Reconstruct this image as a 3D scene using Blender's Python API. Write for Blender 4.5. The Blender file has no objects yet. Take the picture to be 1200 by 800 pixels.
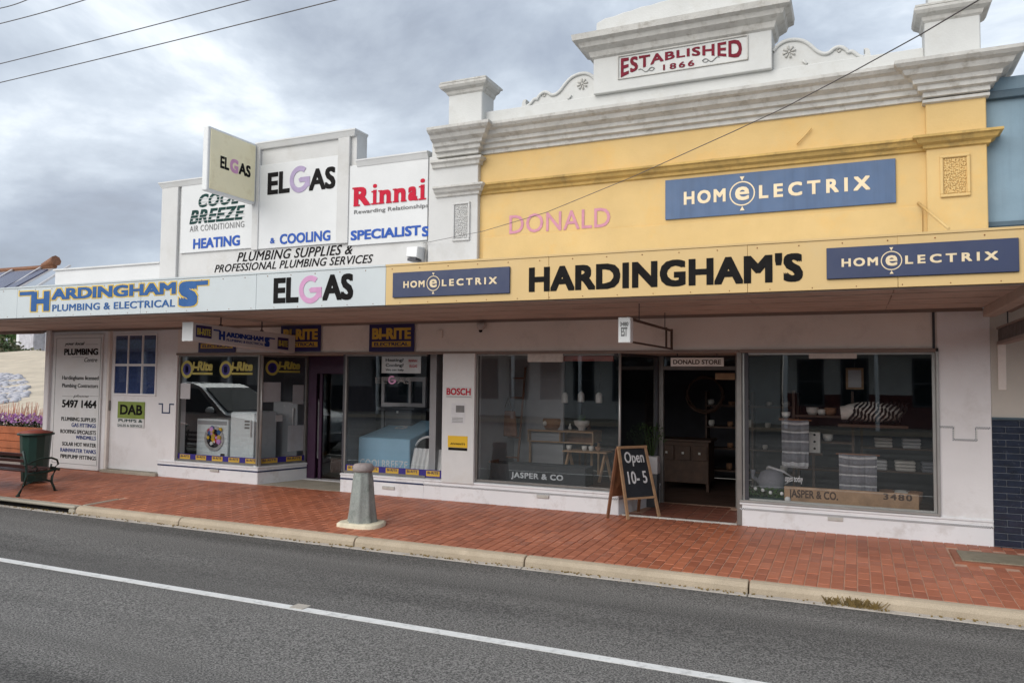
import bpy, bmesh, math, random
from mathutils import Vector, Matrix
random.seed(7)
S = bpy.context.scene
C = S.collection
R = math.radians
PI = math.pi
# ---------------------------------------------------------------- camera
FPX, YAW, PITCH, ROLL = 899.33, -0.42045716, 0.04952065, 0.01065711
DC, EYE = 8.98466, 1.6
def _basis():
    cy, sy, cp, sp = math.cos(YAW), math.sin(YAW), math.cos(PITCH), math.sin(PITCH)
    f = Vector((sy*cp, cy*cp, sp)); r = Vector((cy, -sy, 0)); u = r.cross(f)
    return r*math.cos(ROLL)+u*math.sin(ROLL), -r*math.sin(ROLL)+u*math.cos(ROLL), f
CR, CU, CF = _basis()
cam = bpy.data.cameras.new('camera'); camo = bpy.data.objects.new('camera', cam); C.objects.link(camo)
m = Matrix((CR, CU, -CF)).transposed().to_4x4(); m.translation = Vector((0, -DC, EYE)); camo.matrix_world = m
cam.sensor_width = 36; cam.lens = 36*FPX/1200; cam.clip_end = 2000; cam.clip_start = .05
S.camera = camo
def at(px, py, Y=0.0):
    """point of the vertical plane y=Y that the photograph shows at pixel px,py"""
    d = CF*FPX + CR*(px-600) - CU*(py-400)
    return Vector((0, -DC, EYE)) + d*((Y+DC)/d.y)
def atz(px, py, Z=0.0):
    d = CF*FPX + CR*(px-600) - CU*(py-400)
    return Vector((0, -DC, EYE)) + d*((Z-EYE)/d.z)
# ---------------------------------------------------------------- world, sun, exposure
S.view_settings.view_transform = 'Standard'; S.view_settings.look = 'None'
S.view_settings.gamma = 1; S.view_settings.exposure = 1.05
SUN_EL, SUN_AZ = 31, 200      # azimuth from +y clockwise: behind the camera, a little to the left
W = bpy.data.worlds.new('World'); S.world = W; W.use_nodes = True
nt = W.node_tree; nt.nodes.clear()
def N(t, **k):
    n = nt.nodes.new(t)
    for a, b in k.items(): setattr(n, a, b)
    return n
out = N('ShaderNodeOutputWorld'); bg1 = N('ShaderNodeBackground'); bg2 = N('ShaderNodeBackground'); mx = N('ShaderNodeMixShader')
sky = N('ShaderNodeTexSky', sky_type='NISHITA', sun_disc=False, sun_elevation=R(SUN_EL), sun_rotation=R(SUN_AZ))
nt.links.new(sky.outputs[0], bg1.inputs[0]); bg1.inputs[1].default_value = 0.07
tc = N('ShaderNodeTexCoord'); mp = N('ShaderNodeMapping'); mp.inputs['Scale'].default_value = (1, 1, 1.8); mp.inputs['Location'].default_value = (4.6, 3.8, 1.46)
nt.links.new(tc.outputs['Generated'], mp.inputs[0])
n1 = N('ShaderNodeTexNoise'); n1.inputs['Scale'].default_value = 2.2; n1.inputs['Detail'].default_value = 8; n1.inputs['Roughness'].default_value = .56; n1.inputs['Distortion'].default_value = .35
nt.links.new(mp.outputs[0], n1.inputs[0])
rp = N('ShaderNodeValToRGB'); e = rp.color_ramp.elements
e[0].position = .34; e[0].color = (.185, .205, .24, 1); e[1].position = .63; e[1].color = (.52, .555, .59, 1)
for p, c in ((.43, (.225, .255, .305, 1)), (.50, (.285, .32, .37, 1)), (.57, (.375, .415, .465, 1))):
    q = rp.color_ramp.elements.new(p); q.color = c
nt.links.new(n1.outputs[0], rp.inputs[0]); nt.links.new(rp.outputs[0], bg2.inputs[0]); bg2.inputs[1].default_value = 0.97
n2 = N('ShaderNodeTexNoise'); n2.inputs['Scale'].default_value = 1.3; n2.inputs['Detail'].default_value = 4
nt.links.new(mp.outputs[0], n2.inputs[0])
mr = N('ShaderNodeMapRange'); mr.inputs[1].default_value = .35; mr.inputs[2].default_value = .65; mr.inputs[3].default_value = .82; mr.inputs[4].default_value = 1.0
nt.links.new(n2.outputs[0], mr.inputs[0]); nt.links.new(mr.outputs[0], mx.inputs[0])
nt.links.new(bg1.outputs[0], mx.inputs[1]); nt.links.new(bg2.outputs[0], mx.inputs[2]); nt.links.new(mx.outputs[0], out.inputs[0])
sl = bpy.data.lights.new('sun', 'SUN'); sl.energy = 1.5; sl.angle = R(65); sl.color = (1, .955, .89)
so = bpy.data.objects.new('sun', sl); C.objects.link(so)
az = R(SUN_AZ); el = R(SUN_EL)
sd = Vector((math.sin(az)*math.cos(el), math.cos(az)*math.cos(el), math.sin(el)))
so.rotation_euler = (-sd).to_track_quat('-Z', 'Y').to_euler()
# ---------------------------------------------------------------- materials
def srgb(r, g, b):
    f = lambda v: (v/255/12.92 if v/255 <= .04045 else ((v/255+.055)/1.055)**2.4)
    return (f(r), f(g), f(b))
MATS = {}
def mat(name, col, rough=.6, var=.12, scale=3.0, bump=.0, bscale=60, metal=0, spec=.5, streak=0, stain=None, stain_amt=0, stain_scale=2.0, island=0, coat=0, fine=0, fscale=180, bands=0):
    if name in MATS: return MATS[name]
    M = bpy.data.materials.new(name); M.use_nodes = True; t = M.node_tree; b = t.nodes['Principled BSDF']
    L = t.links.new
    g = t.nodes.new('ShaderNodeNewGeometry')
    def noise(sc, det=5, vec=None, ro=.6):
        n = t.nodes.new('ShaderNodeTexNoise'); n.inputs['Scale'].default_value = sc; n.inputs['Detail'].default_value = det; n.inputs['Roughness'].default_value = ro
        L(vec or g.outputs['Position'], n.inputs['Vector']); return n.outputs[0]
    def mixc(f, c1, c2, mode='MIX'):
        m_ = t.nodes.new('ShaderNodeMix'); m_.data_type = 'RGBA'; m_.blend_type = mode
        for s_, v in ((0, f), (6, c1), (7, c2)):
            if hasattr(v, 'links') or hasattr(v, 'is_linked'): L(v, m_.inputs[s_])
            else: m_.inputs[s_].default_value = v if s_ == 0 else (*v[:3], 1)
        return m_.outputs[2]
    def rng(v, a, b_, c, d):
        n = t.nodes.new('ShaderNodeMapRange'); L(v, n.inputs[0])
        for i, x_ in enumerate((a, b_, c, d)): n.inputs[i+1].default_value = x_
        return n.outputs[0]
    lo = tuple(max(0, c*(1-var)) for c in col); hi = tuple(min(1, c*(1+var*.8)) for c in col)
    cur = mixc(rng(noise(scale), .3, .7, 0, 1), lo, hi)
    if fine: cur = mixc(rng(noise(scale*25, 3), .3, .7, 0, 1), cur, tuple(c*(1-fine) for c in col)) if 0 else mixc(fine, cur, mixc(rng(noise(fscale, 3, None, .8), .44, .58, 0, 1), tuple(c*.42 for c in col), tuple(min(1, c*2.1) for c in col)))
    if bands:
        mpn = t.nodes.new('ShaderNodeMapping'); mpn.inputs['Scale'].default_value = (.10, 1.3, 1); mpn.inputs['Location'].default_value = (0, .35, 0); L(g.outputs['Position'], mpn.inputs[0])
        f = rng(noise(1.0, 3, mpn.outputs[0], .45), .38, .62, .66, 1.28)
        vm = t.nodes.new('ShaderNodeVectorMath'); vm.operation = 'SCALE'; L(cur, vm.inputs[0]); L(f, vm.inputs['Scale']); cur = vm.outputs[0]
    if streak:
        mpn = t.nodes.new('ShaderNodeMapping'); mpn.inputs['Scale'].default_value = (9, 9, .5); L(g.outputs['Position'], mpn.inputs[0])
        f = rng(noise(1.0, 4, mpn.outputs[0]), .48, .75, 0, streak)
        cur = mixc(f, cur, tuple(c*.5 for c in col))
    if stain:
        f = rng(noise(stain_scale, 7, None, .7), .52, .68, 0, stain_amt)
        cur = mixc(f, cur, stain)
    if island:
        a = rng(g.outputs['Random Per Island'], 0, 1, 1-island, 1+island)
        vm = t.nodes.new('ShaderNodeVectorMath'); vm.operation = 'SCALE'; L(cur, vm.inputs[0]); L(a, vm.inputs['Scale']); cur = vm.outputs[0]
    L(cur, b.inputs['Base Color'])
    b.inputs['Metallic'].default_value = metal; b.inputs['Specular IOR Level'].default_value = spec
    L(rng(noise(scale*2.3), .3, .7, max(.02, rough-.08), min(1, rough+.08)), b.inputs['Roughness'])
    if coat: b.inputs['Coat Weight'].default_value = coat; b.inputs['Coat Roughness'].default_value = .1
    if bump:
        bp = t.nodes.new('ShaderNodeBump'); bp.inputs['Strength'].default_value = min(1, bump); bp.inputs['Distance'].default_value = .01
        L(noise(bscale, 6), bp.inputs['Height']); L(bp.outputs[0], b.inputs['Normal'])
    MATS[name] = M; return M
def m_(n): return MATS[n]
LETTER_SPEC = .08
mat('white_wall', (.57, .57, .56), .75, .07, 1.2, .25, 45, stain=(.42, .40, .36), stain_amt=.35, stain_scale=1.6)
mat('white_paint', (.60, .605, .60), .6, .05, 2.0, .15, 40, stain=(.5, .48, .43), stain_amt=.25, stain_scale=2.5)
mat('panel_white', (.63, .64, .64), .6, .04, 2.0, .15, 40)
mat('weathered_trim', (.54, .53, .50), .8, .12, 3.5, .5, 35, streak=.3, stain=(.24, .21, .17), stain_amt=.5, stain_scale=9.0)
mat('tower_white', (.58, .585, .57), .75, .07, 1.8, .3, 40, stain=(.45, .43, .38), stain_amt=.4, stain_scale=2.2)
mat('yellow_wall', (.63, .44, .185), .75, .09, 1.4, .25, 40, stain=(.70, .42, .12), stain_amt=.5, stain_scale=1.7)
mat('yellow_trim', (.54, .355, .11), .75, .2, 3.0, .4, 40, streak=.4, stain=(.22, .15, .06), stain_amt=.65, stain_scale=4)
mat('yellow_fascia', (.65, .455, .20), .55, .05, 1.5, .1, 20, stain=(.62, .47, .25), stain_amt=.4, stain_scale=2)
mat('white_fascia', (.56, .605, .62), .5, .04, 1.5, .1, 20, stain=(.52, .54, .52), stain_amt=.35, stain_scale=2.2)
mat('blue_cladding', (.19, .28, .345), .6, .12, 2, .2, 20, streak=.4)
mat('dark_blue_trim', (.06, .10, .13), .6, .15, 3)
mat('under_wall', (.78, .73, .68), .75, .06, 1.3, .2, 40, stain=(.40, .36, .33), stain_amt=.3)
mat('shop_wall', (.78, .775, .785), .7, .05, 1.5, .2, 40, stain=(.48, .44, .41), stain_amt=.3)
mat('riser_white', (.80, .815, .84), .55, .05, 2, .15, 40, stain=(.42, .38, .35), stain_amt=.4, stain_scale=4)
mat('soffit', (.50, .41, .35), .8, .12, 1.2, .15, 30, stain=(.2, .15, .12), stain_amt=.4)
mat('soffit_trim', (.24, .19, .165), .75, .12, 2)
mat('metal_frame', (.22, .21, .20), .45, .15, 5, metal=.4)
mat('alu_frame', (.40, .40, .39), .4, .1, 5, metal=.5)
mat('dark_frame', (.05, .05, .06), .5, .15, 5)
mat('purple_paint', (.045, .012, .045), .5, .15, 4)
mat('asphalt', (.122, .117, .110), .9, .2, .7, .9, 120, fine=.9, fscale=75, bands=1, stain=(.16, .152, .14), stain_amt=.35, stain_scale=.6)
mat('line_paint', (.78, .78, .76), .7, .08, 6, .4, 200, stain=(.32, .32, .31), stain_amt=.6, stain_scale=14)
mat('kerb_concrete', (.46, .38, .28), .85, .14, 2.5, .5, 90, fine=.15, stain=(.34, .27, .19), stain_amt=.45, stain_scale=4)
mat('gutter_concrete', (.44, .40, .35), .9, .16, 2.5, .6, 90, fine=.25, stain=(.2, .17, .14), stain_amt=.5, stain_scale=6)
mat('concrete', (.40, .36, .29), .88, .15, 2.5, .5, 80, fine=.2, stain=(.22, .2, .17), stain_amt=.4)
mat('bed_mortar', (.52, .34, .25), .9, .2, 6, .3, 60)
mat('bollard_concrete', (.29, .31, .29), .85, .22, 7, .8, 45, fine=.2, stain=(.12, .15, .13), stain_amt=.6, stain_scale=9)
mat('bollard_cap', (.33, .28, .27), .8, .2, 9, .6, 60)
mat('base_white', (.72, .66, .50), .85, .12, 8, .6, 60, stain=(.42, .36, .24), stain_amt=.5, stain_scale=10)
mat('bench_green', (.012, .035, .028), .4, .2, 9)
mat('bench_slat', (.045, .014, .012), .5, .3, 6, .2, 40)
mat('bin_green', (.015, .045, .035), .42, .15, 5)
mat('bin_lid', (.28, .07, .05), .5, .2, 6)
mat('planter_wood', (.42, .13, .05), .7, .25, 5, .4, 40, island=.2)
mat('leaf_dark', (.035, .07, .02), .6, .4, 8)
mat('leaf_green', (.06, .13, .03), .6, .4, 8)
mat('leaf_olive', (.13, .13, .08), .7, .4, 3)
mat('petal_purple', (.62, .30, .68), .6, .3, 9)
mat('petal_white', (.78, .66, .70), .6, .2, 9)
mat('grass_red', (.66, .34, .24), .7, .35, 5)
mat('sand', (.55, .47, .36), .95, .16, .8, .6, 20, stain=(.36, .31, .25), stain_amt=.5, stain_scale=1.4)
mat('rock_lilac', (.42, .42, .46), .85, .25, 3, .5, 20)
mat('terracotta', (.30, .11, .06), .75, .25, 3, .3, 20)
mat('solar_cell', (.05, .055, .11), .25, .2, 5, spec=.7)
mat('silver', (.62, .60, .60), .35, .1, 5, metal=.6)
mat('black_letter', (.015, .014, .014), .8, .2, 8)
mat('grey_letter', (.20, .20, .20), .8, .2, 8)
mat('navy_letter', (.02, .05, .24), .8, .15, 8)
mat('blue_letter', (.045, .11, .40), .8, .1, 8)
mat('logo_blue', (.055, .135, .33), .8, .12, 8)
mat('logo_gold', (.72, .50, .10), .5, .12, 8)
mat('red_letter', (.50, .025, .05), .8, .1, 8)
mat('maroon_letter', (.18, .02, .035), .6, .2, 8)
mat('green_letter', (.02, .055, .05), .8, .2, 8)
mat('mauve_letter', (.40, .33, .48), .8, .12, 8)
mat('pink_letter', (.62, .33, .52), .8, .1, 8)
mat('faded_pink', (.58, .27, .34), .6, .12, 8)
mat('cream_letter', (.80, .66, .45), .8, .08, 8)
mat('white_letter', (.75, .75, .74), .8, .08, 8)
mat('chalk', (.62, .64, .66), .8, .25, 30)
mat('sign_blue', (.020, .034, .095), .45, .08, 4)
mat('sign_blue_faded', (.068, .12, .225), .55, .08, 3, streak=.35)
mat('sign_navy', (.018, .012, .10), .4, .12, 4)
mat('banner_blue', (.03, .02, .22), .4, .12, 4)
mat('sign_yellow', (.62, .40, .05), .45, .12, 5)
mat('logo_yellow', (.48, .42, .08), .45, .15, 5)
mat('sign_cream', (.86, .79, .55), .5, .05, 3, stain=(.52, .42, .22), stain_amt=.4, stain_scale=3)
mat('sign_white', (.70, .71, .71), .45, .05, 4, stain=(.45, .42, .36), stain_amt=.3)
mat('sign_grey', (.52, .51, .52), .45, .06, 4, stain=(.35, .33, .32), stain_amt=.3)
mat('dab_green', (.22, .30, .04), .5, .15, 4)
mat('label_yellow', (.80, .50, .02), .4, .05, 4)
mat('paper', (.66, .67, .69), .7, .08, 9)
mat('wood_light', (.36, .22, .12), .6, .25, 9, .3, 40)
mat('wood_brown', (.20, .085, .04), .6, .3, 8, .3, 40)
mat('wood_dark', (.07, .035, .02), .6, .3, 8)
mat('chalkboard', (.010, .013, .018), .6, .3, 8)
mat('wicker', (.30, .16, .09), .8, .35, 60, .9, 90)
mat('ceramic', (.66, .64, .60), .3, .06, 5)
mat('appliance', (.76, .82, .84), .3, .04, 4)
mat('appliance_grey', (.33, .34, .36), .35, .06, 4)
mat('drum_glass', (.02, .02, .03), .1, .1, 5)
mat('cooler_blue', (.28, .50, .66), .4, .06, 4)
mat('cooler_dark', (.09, .10, .11), .5, .1, 4)
mat('towel_grey', (.24, .24, .27), .95, .15, 60, .9, 300)
mat('towel_white', (.66, .66, .68), .95, .08, 60, .9, 300)
mat('cushion_cream', (.58, .54, .50), .9, .1, 20, .5, 200)
mat('black_cloth', (.012, .011, .012), .9, .2, 20)
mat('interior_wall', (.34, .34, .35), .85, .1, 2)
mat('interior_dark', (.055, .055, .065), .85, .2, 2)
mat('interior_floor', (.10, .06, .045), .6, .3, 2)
mat('tile_floor', (.20, .075, .05), .45, .2, 3, island=.15)
mat('mosaic_blue', (.03, .045, .12), .4, .3, 20)
mat('mosaic_white', (.66, .66, .64), .4, .1, 20)
mat('glaze_brick', (.014, .022, .045), .22, .35, 9, .15, 30, spec=.7)
mat('glaze_mortar', (.12, .135, .16), .8, .2, 9)
mat('cream_render', (.52, .49, .44), .8, .08, 2, .2, 40)
mat('brown_sign', (.06, .045, .04), .5, .2, 5)
mat('car_white', (.62, .66, .67), .25, .03, 3, coat=.6)
mat('car_glass', (.018, .03, .034), .35, .1, 3, spec=.06)
mat('tyre', (.02, .02, .02), .85, .2, 9)
mat('opp_grey', (.66, .66, .64), .85, .1, 1.5, stain=(.25, .25, .24), stain_amt=.3)
mat('opp_red', (.13, .035, .03), .8, .3, 3)
mat('opp_cream', (.45, .42, .36), .8, .1, 2)
mat('far_white', (.62, .63, .66), .8, .12, 1.5)
mat('rust', (.30, .11, .04), .9, .3, 20)
mat('curtain_blue', (.07, .10, .26), .8, .3, 20)
mat('wire', (.10, .09, .09), .6, .1, 5)
mat('camera_white', (.45, .44, .43), .4, .05, 5)
mat('weed', (.22, .15, .05), .8, .4, 12)
mat('metal_cover', (.24, .21, .15), .7, .2, 6, .4, 60)
def grille_mat():
    pass
for n_, M_ in MATS.items():
    if n_.endswith('_letter') or n_ in ('faded_pink', 'logo_blue', 'logo_gold'): M_.node_tree.nodes['Principled BSDF'].inputs['Specular IOR Level'].default_value = LETTER_SPEC
# pavers: one random tone per paver cell
def paver_mat():
    M = bpy.data.materials.new('red_paver'); M.use_nodes = True; t = M.node_tree; b = t.nodes['Principled BSDF']; L = t.links.new
    g = t.nodes.new('ShaderNodeNewGeometry')
    sp = t.nodes.new('ShaderNodeSeparateXYZ'); L(g.outputs['Position'], sp.inputs[0])
    def mt(op, a, b_=0.0, c=0.0):
        n = t.nodes.new('ShaderNodeMath'); n.operation = op
        for i, v in enumerate((a, b_, c)):
            if hasattr(v, 'is_linked'): L(v, n.inputs[i])
            else: n.inputs[i].default_value = v
        return n.outputs[0]
    cx = mt('FLOOR', mt('DIVIDE', mt('ADD', sp.outputs[0], 20.0), .10))
    off = mt('MULTIPLY', mt('MODULO', cx, 2.0), .10)
    cyy = mt('FLOOR', mt('DIVIDE', mt('ADD', mt('ADD', sp.outputs[1], 10.0), off), .20))
    cb = t.nodes.new('ShaderNodeCombineXYZ'); L(cx, cb.inputs[0]); L(cyy, cb.inputs[1])
    wn = t.nodes.new('ShaderNodeTexWhiteNoise'); L(cb.outputs[0], wn.inputs['Vector'])
    rp = t.nodes.new('ShaderNodeValToRGB'); el_ = rp.color_ramp.elements
    el_[0].position = 0; el_[0].color = (.34, .108, .055, 1); el_[1].position = 1; el_[1].color = (.50, .168, .085, 1)
    q = el_.new(.5); q.color = (.43, .138, .068, 1)
    L(wn.outputs['Value'], rp.inputs[0])
    nz = t.nodes.new('ShaderNodeTexNoise'); nz.inputs['Scale'].default_value = 1.1; nz.inputs['Detail'].default_value = 6; L(g.outputs['Position'], nz.inputs[0])
    mr = t.nodes.new('ShaderNodeMapRange'); L(nz.outputs[0], mr.inputs[0]); mr.inputs[1].default_value = .35; mr.inputs[2].default_value = .7; mr.inputs[3].default_value = 0; mr.inputs[4].default_value = .35
    mx = t.nodes.new('ShaderNodeMix'); mx.data_type = 'RGBA'; L(mr.outputs[0], mx.inputs[0]); L(rp.outputs[0], mx.inputs[6]); mx.inputs[7].default_value = (.22, .10, .075, 1)
    L(mx.outputs[2], b.inputs['Base Color'])
    n3 = t.nodes.new('ShaderNodeTexNoise'); n3.inputs['Scale'].default_value = 70; L(g.outputs['Position'], n3.inputs[0])
    bp = t.nodes.new('ShaderNodeBump'); bp.inputs['Strength'].default_value = .35; bp.inputs['Distance'].default_value = .005; L(n3.outputs[0], bp.inputs['Height']); L(bp.outputs[0], b.inputs['Normal'])
    m2 = t.nodes.new('ShaderNodeMapRange'); L(nz.outputs[0], m2.inputs[0]); m2.inputs[1].default_value = .3; m2.inputs[2].default_value = .7; m2.inputs[3].default_value = .42; m2.inputs[4].default_value = .66
    L(m2.outputs[0], b.inputs['Roughness'])
    MATS['red_paver'] = M
paver_mat()
def glass_mat(name, tint=(1, 1, 1), mult=1.0):
    M = bpy.data.materials.new(name); M.use_nodes = True; t = M.node_tree; t.nodes.clear(); L = t.links.new
    o = t.nodes.new('ShaderNodeOutputMaterial'); x_ = t.nodes.new('ShaderNodeMixShader'); tr = t.nodes.new('ShaderNodeBsdfTransparent'); gl = t.nodes.new('ShaderNodeBsdfGlossy')
    fr = t.nodes.new('ShaderNodeFresnel'); fr.inputs[0].default_value = 1.5; gl.inputs['Roughness'].default_value = .0
    mu = t.nodes.new('ShaderNodeMath'); mu.operation = 'MULTIPLY'; mu.inputs[1].default_value = mult; mu.use_clamp = True
    tr.inputs[0].default_value = (*tint, 1); gl.inputs[0].default_value = (.95, 1, 1, 1)
    nz = t.nodes.new('ShaderNodeTexNoise'); nz.inputs['Scale'].default_value = .9; bp = t.nodes.new('ShaderNodeBump'); bp.inputs['Strength'].default_value = .05; bp.inputs['Distance'].default_value = .02
    g = t.nodes.new('ShaderNodeNewGeometry'); L(g.outputs['Position'], nz.inputs[0]); L(nz.outputs[0], bp.inputs['Height']); L(bp.outputs[0], gl.inputs['Normal'])
    io = t.nodes.new('ShaderNodeMath'); io.operation = 'MULTIPLY_ADD'; L(g.outputs['Backfacing'], io.inputs[0]); io.inputs[1].default_value = 1/1.5-1.5; io.inputs[2].default_value = 1.5; L(io.outputs[0], fr.inputs[0])
    L(fr.outputs[0], mu.inputs[0]); L(mu.outputs[0], x_.inputs[0]); L(tr.outputs[0], x_.inputs[1]); L(gl.outputs[0], x_.inputs[2]); L(x_.outputs[0], o.inputs[0])
    MATS[name] = M
glass_mat('shop_glass', (.96, .97, .98), 3.2)
glass_mat('mirror_shop_glass', (.96, .97, .97), 3.4)
glass_mat('door_glass', (.85, .88, .9), 1.1)
# ---------------------------------------------------------------- mesh builder
class MB:
    def __init__(s): s.v = []; s.f = []; s.sm = []
    def quad(s, *p, smooth=False):
        i = len(s.v); s.v += [tuple(q) for q in p]; s.f.append(tuple(range(i, i+len(p)))); s.sm.append(smooth); return s
    def box(s, x0, x1, y0, y1, z0, z1):
        if x1 < x0: x0, x1 = x1, x0
        if y1 < y0: y0, y1 = y1, y0
        if z1 < z0: z0, z1 = z1, z0
        return s.hexa([(x0, y0, z0), (x1, y0, z0), (x1, y1, z0), (x0, y1, z0), (x0, y0, z1), (x1, y0, z1), (x1, y1, z1), (x0, y1, z1)])
    def hexa(s, P):
        i = len(s.v); s.v += [tuple(p) for p in P]
        for f in ((0, 3, 2, 1), (4, 5, 6, 7), (0, 1, 5, 4), (1, 2, 6, 5), (2, 3, 7, 6), (3, 0, 4, 7)):
            s.f.append(tuple(i+k for k in f)); s.sm.append(False)
        return s
    def bar(s, a, b, w, h=None, up=(0, 0, 1)):
        h = h or w; a = Vector(a); b = Vector(b); d = (b-a).normalized(); u = Vector(up)
        if abs(d.dot(u)) > .97: u = Vector((0, 1, 0))
        r = d.cross(u).normalized(); u = r.cross(d)
        P = []
        for p in (a, b):
            for sx, sy in ((-1, -1), (1, -1), (1, 1), (-1, 1)): P.append(p+r*sx*w/2+u*sy*h/2)
        i = len(s.v); s.v += [tuple(p) for p in P]
        for f in ((0, 1, 2, 3), (7, 6, 5, 4), (0, 4, 5, 1), (1, 5, 6, 2), (2, 6, 7, 3), (3, 7, 4, 0)):
            s.f.append(tuple(i+k for k in f)); s.sm.append(False)
        return s
    def tube(s, pts, r, n=8, caps=True):
        pts = [Vector(p) for p in pts]; rs = r if isinstance(r, (list, tuple)) else [r]*len(pts)
        rings = []
        for k, p in enumerate(pts):
            d = (pts[min(k+1, len(pts)-1)]-pts[max(k-1, 0)]).normalized()
            u = Vector((0, 0, 1)) if abs(d.z) < .9 else Vector((0, 1, 0))
            a = d.cross(u).normalized(); b = a.cross(d)
            i = len(s.v); s.v += [tuple(p+(a*math.cos(t)+b*math.sin(t))*rs[k]) for t in [2*PI*j/n for j in range(n)]]; rings.append(i)
        for k in range(len(rings)-1):
            for j in range(n):
                s.f.append((rings[k]+j, rings[k+1]+j, rings[k+1]+(j+1) % n, rings[k]+(j+1) % n)); s.sm.append(True)
        if caps:
            s.f.append(tuple(rings[0]+j for j in range(n))); s.sm.append(False)
            s.f.append(tuple(rings[-1]+j for j in reversed(range(n)))); s.sm.append(False)
        return s
    def lathe(s, c, prof, n=20, smooth=True, rot=0):
        c = Vector(c); rings = []
        for (r, z) in prof:
            i = len(s.v); s.v += [(c.x+r*math.cos(2*PI*j/n+rot), c.y+r*math.sin(2*PI*j/n+rot), c.z+z) for j in range(n)]; rings.append(i)
        for k in range(len(rings)-1):
            for j in range(n):
                s.f.append((rings[k]+j, rings[k]+(j+1) % n, rings[k+1]+(j+1) % n, rings[k+1]+j)); s.sm.append(smooth)
        s.f.append(tuple(rings[0]+j for j in reversed(range(n)))); s.sm.append(False)
        s.f.append(tuple(rings[-1]+j for j in range(n))); s.sm.append(False)
        return s
    def prism(s, outl, y0, y1):
        """outline of (x,z) extruded along y"""
        n = len(outl); i = len(s.v)
        s.v += [(x, y0, z) for x, z in outl]+[(x, y1, z) for x, z in outl]
        s.f.append(tuple(range(i, i+n))); s.sm.append(False); s.f.append(tuple(range(i+2*n-1, i+n-1, -1))); s.sm.append(False)
        for k in range(n): s.f.append((i+k, i+n+k, i+n+(k+1) % n, i+(k+1) % n)); s.sm.append(False)
        return s
    def prismx(s, outl, x0, x1):
        n = len(outl); i = len(s.v)
        s.v += [(x0, y, z) for y, z in outl]+[(x1, y, z) for y, z in outl]
        s.f.append(tuple(range(i, i+n))); s.sm.append(False); s.f.append(tuple(range(i+2*n-1, i+n-1, -1))); s.sm.append(False)
        for k in range(n): s.f.append((i+k, i+n+k, i+n+(k+1) % n, i+(k+1) % n)); s.sm.append(False)
        return s
    def sphere(s, c, r, n=10, m=7, sc=(1, 1, 1)):
        c = Vector(c); rows = []
        for a in range(m+1):
            th = PI*a/m; i = len(s.v)
            s.v += [(c.x+sc[0]*r*math.sin(th)*math.cos(2*PI*b/n), c.y+sc[1]*r*math.sin(th)*math.sin(2*PI*b/n), c.z+sc[2]*r*math.cos(th)) for b in range(n)]; rows.append(i)
        for a in range(m):
            for b in range(n): s.f.append((rows[a]+b, rows[a+1]+b, rows[a+1]+(b+1) % n, rows[a]+(b+1) % n)); s.sm.append(True)
        return s
    def moulding(s, x0, x1, y0, yb, prof, L=True, Rr=True):
        """profile of (depth, z) run round a block whose front is y0 and whose sides return to yb"""
        def path(d): return [(x0-(d if L else 0), yb), (x0-(d if L else 0), y0-d), (x1+(d if Rr else 0), y0-d), (x1+(d if Rr else 0), yb)]
        rows = []
        for d, z in prof:
            i = len(s.v); s.v += [(x, y, z) for x, y in path(d)]; rows.append(i)
        for k in range(len(rows)-1):
            for j in range(3): s.f.append((rows[k]+j, rows[k]+j+1, rows[k+1]+j+1, rows[k+1]+j)); s.sm.append(False)
        s.f.append(tuple(rows[-1]+j for j in range(4))); s.sm.append(False)
        s.f.append(tuple(rows[0]+j for j in (3, 2, 1, 0))); s.sm.append(False)
        for a, b in ((0, 0), (3, 3)):
            s.f.append(tuple(r+a for r in rows)); s.sm.append(False)
        return s
    def build(s, name, mt, parent=None, label=None, cat=None, group=None, kind=None, bevel=0, seg=1):
        o3 = origin(parent)
        me = bpy.data.meshes.new(name); me.from_pydata([(v[0]-o3[0], v[1]-o3[1], v[2]-o3[2]) for v in s.v], [], s.f)
        for p, q in zip(me.polygons, s.sm): p.use_smooth = q
        me.materials.append(MATS[mt]); me.update()
        bm = bmesh.new(); bm.from_mesh(me); bmesh.ops.recalc_face_normals(bm, faces=bm.faces); bm.to_mesh(me); bm.free()
        o = bpy.data.objects.new(name, me); C.objects.link(o); o.parent = parent
        tag(o, label, cat, group, kind)
        if bevel:
            b = o.modifiers.new('bevel', 'BEVEL'); b.width = bevel; b.segments = seg; b.limit_method = 'ANGLE'; b.angle_limit = R(40)
        return o
def origin(p):
    v = Vector((0, 0, 0))
    while p is not None: v = v+p.location; p = p.parent
    return v
def tag(o, label=None, cat=None, group=None, kind=None):
    if label: o['label'] = label
    if cat: o['category'] = cat
    if group: o['group'] = group
    if kind: o['kind'] = kind
    return o
def thing(name, label, cat, loc=(0, 0, 0), group=None, kind=None):
    o = bpy.data.objects.new(name, None); C.objects.link(o); o.location = loc; o.empty_display_size = .2
    return tag(o, label, cat, group, kind)
def copy_tree(o, parent=None):
    c = o.copy(); C.objects.link(c)
    if parent is not None: c.parent = parent
    for ch in list(o.children): copy_tree(ch, c)
    return c
def bx(name, mt, parent, x0, x1, y0, y1, z0, z1, bevel=0, **k):
    return MB().box(x0, x1, y0, y1, z0, z1).build(name, mt, parent, bevel=bevel, **k)
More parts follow.
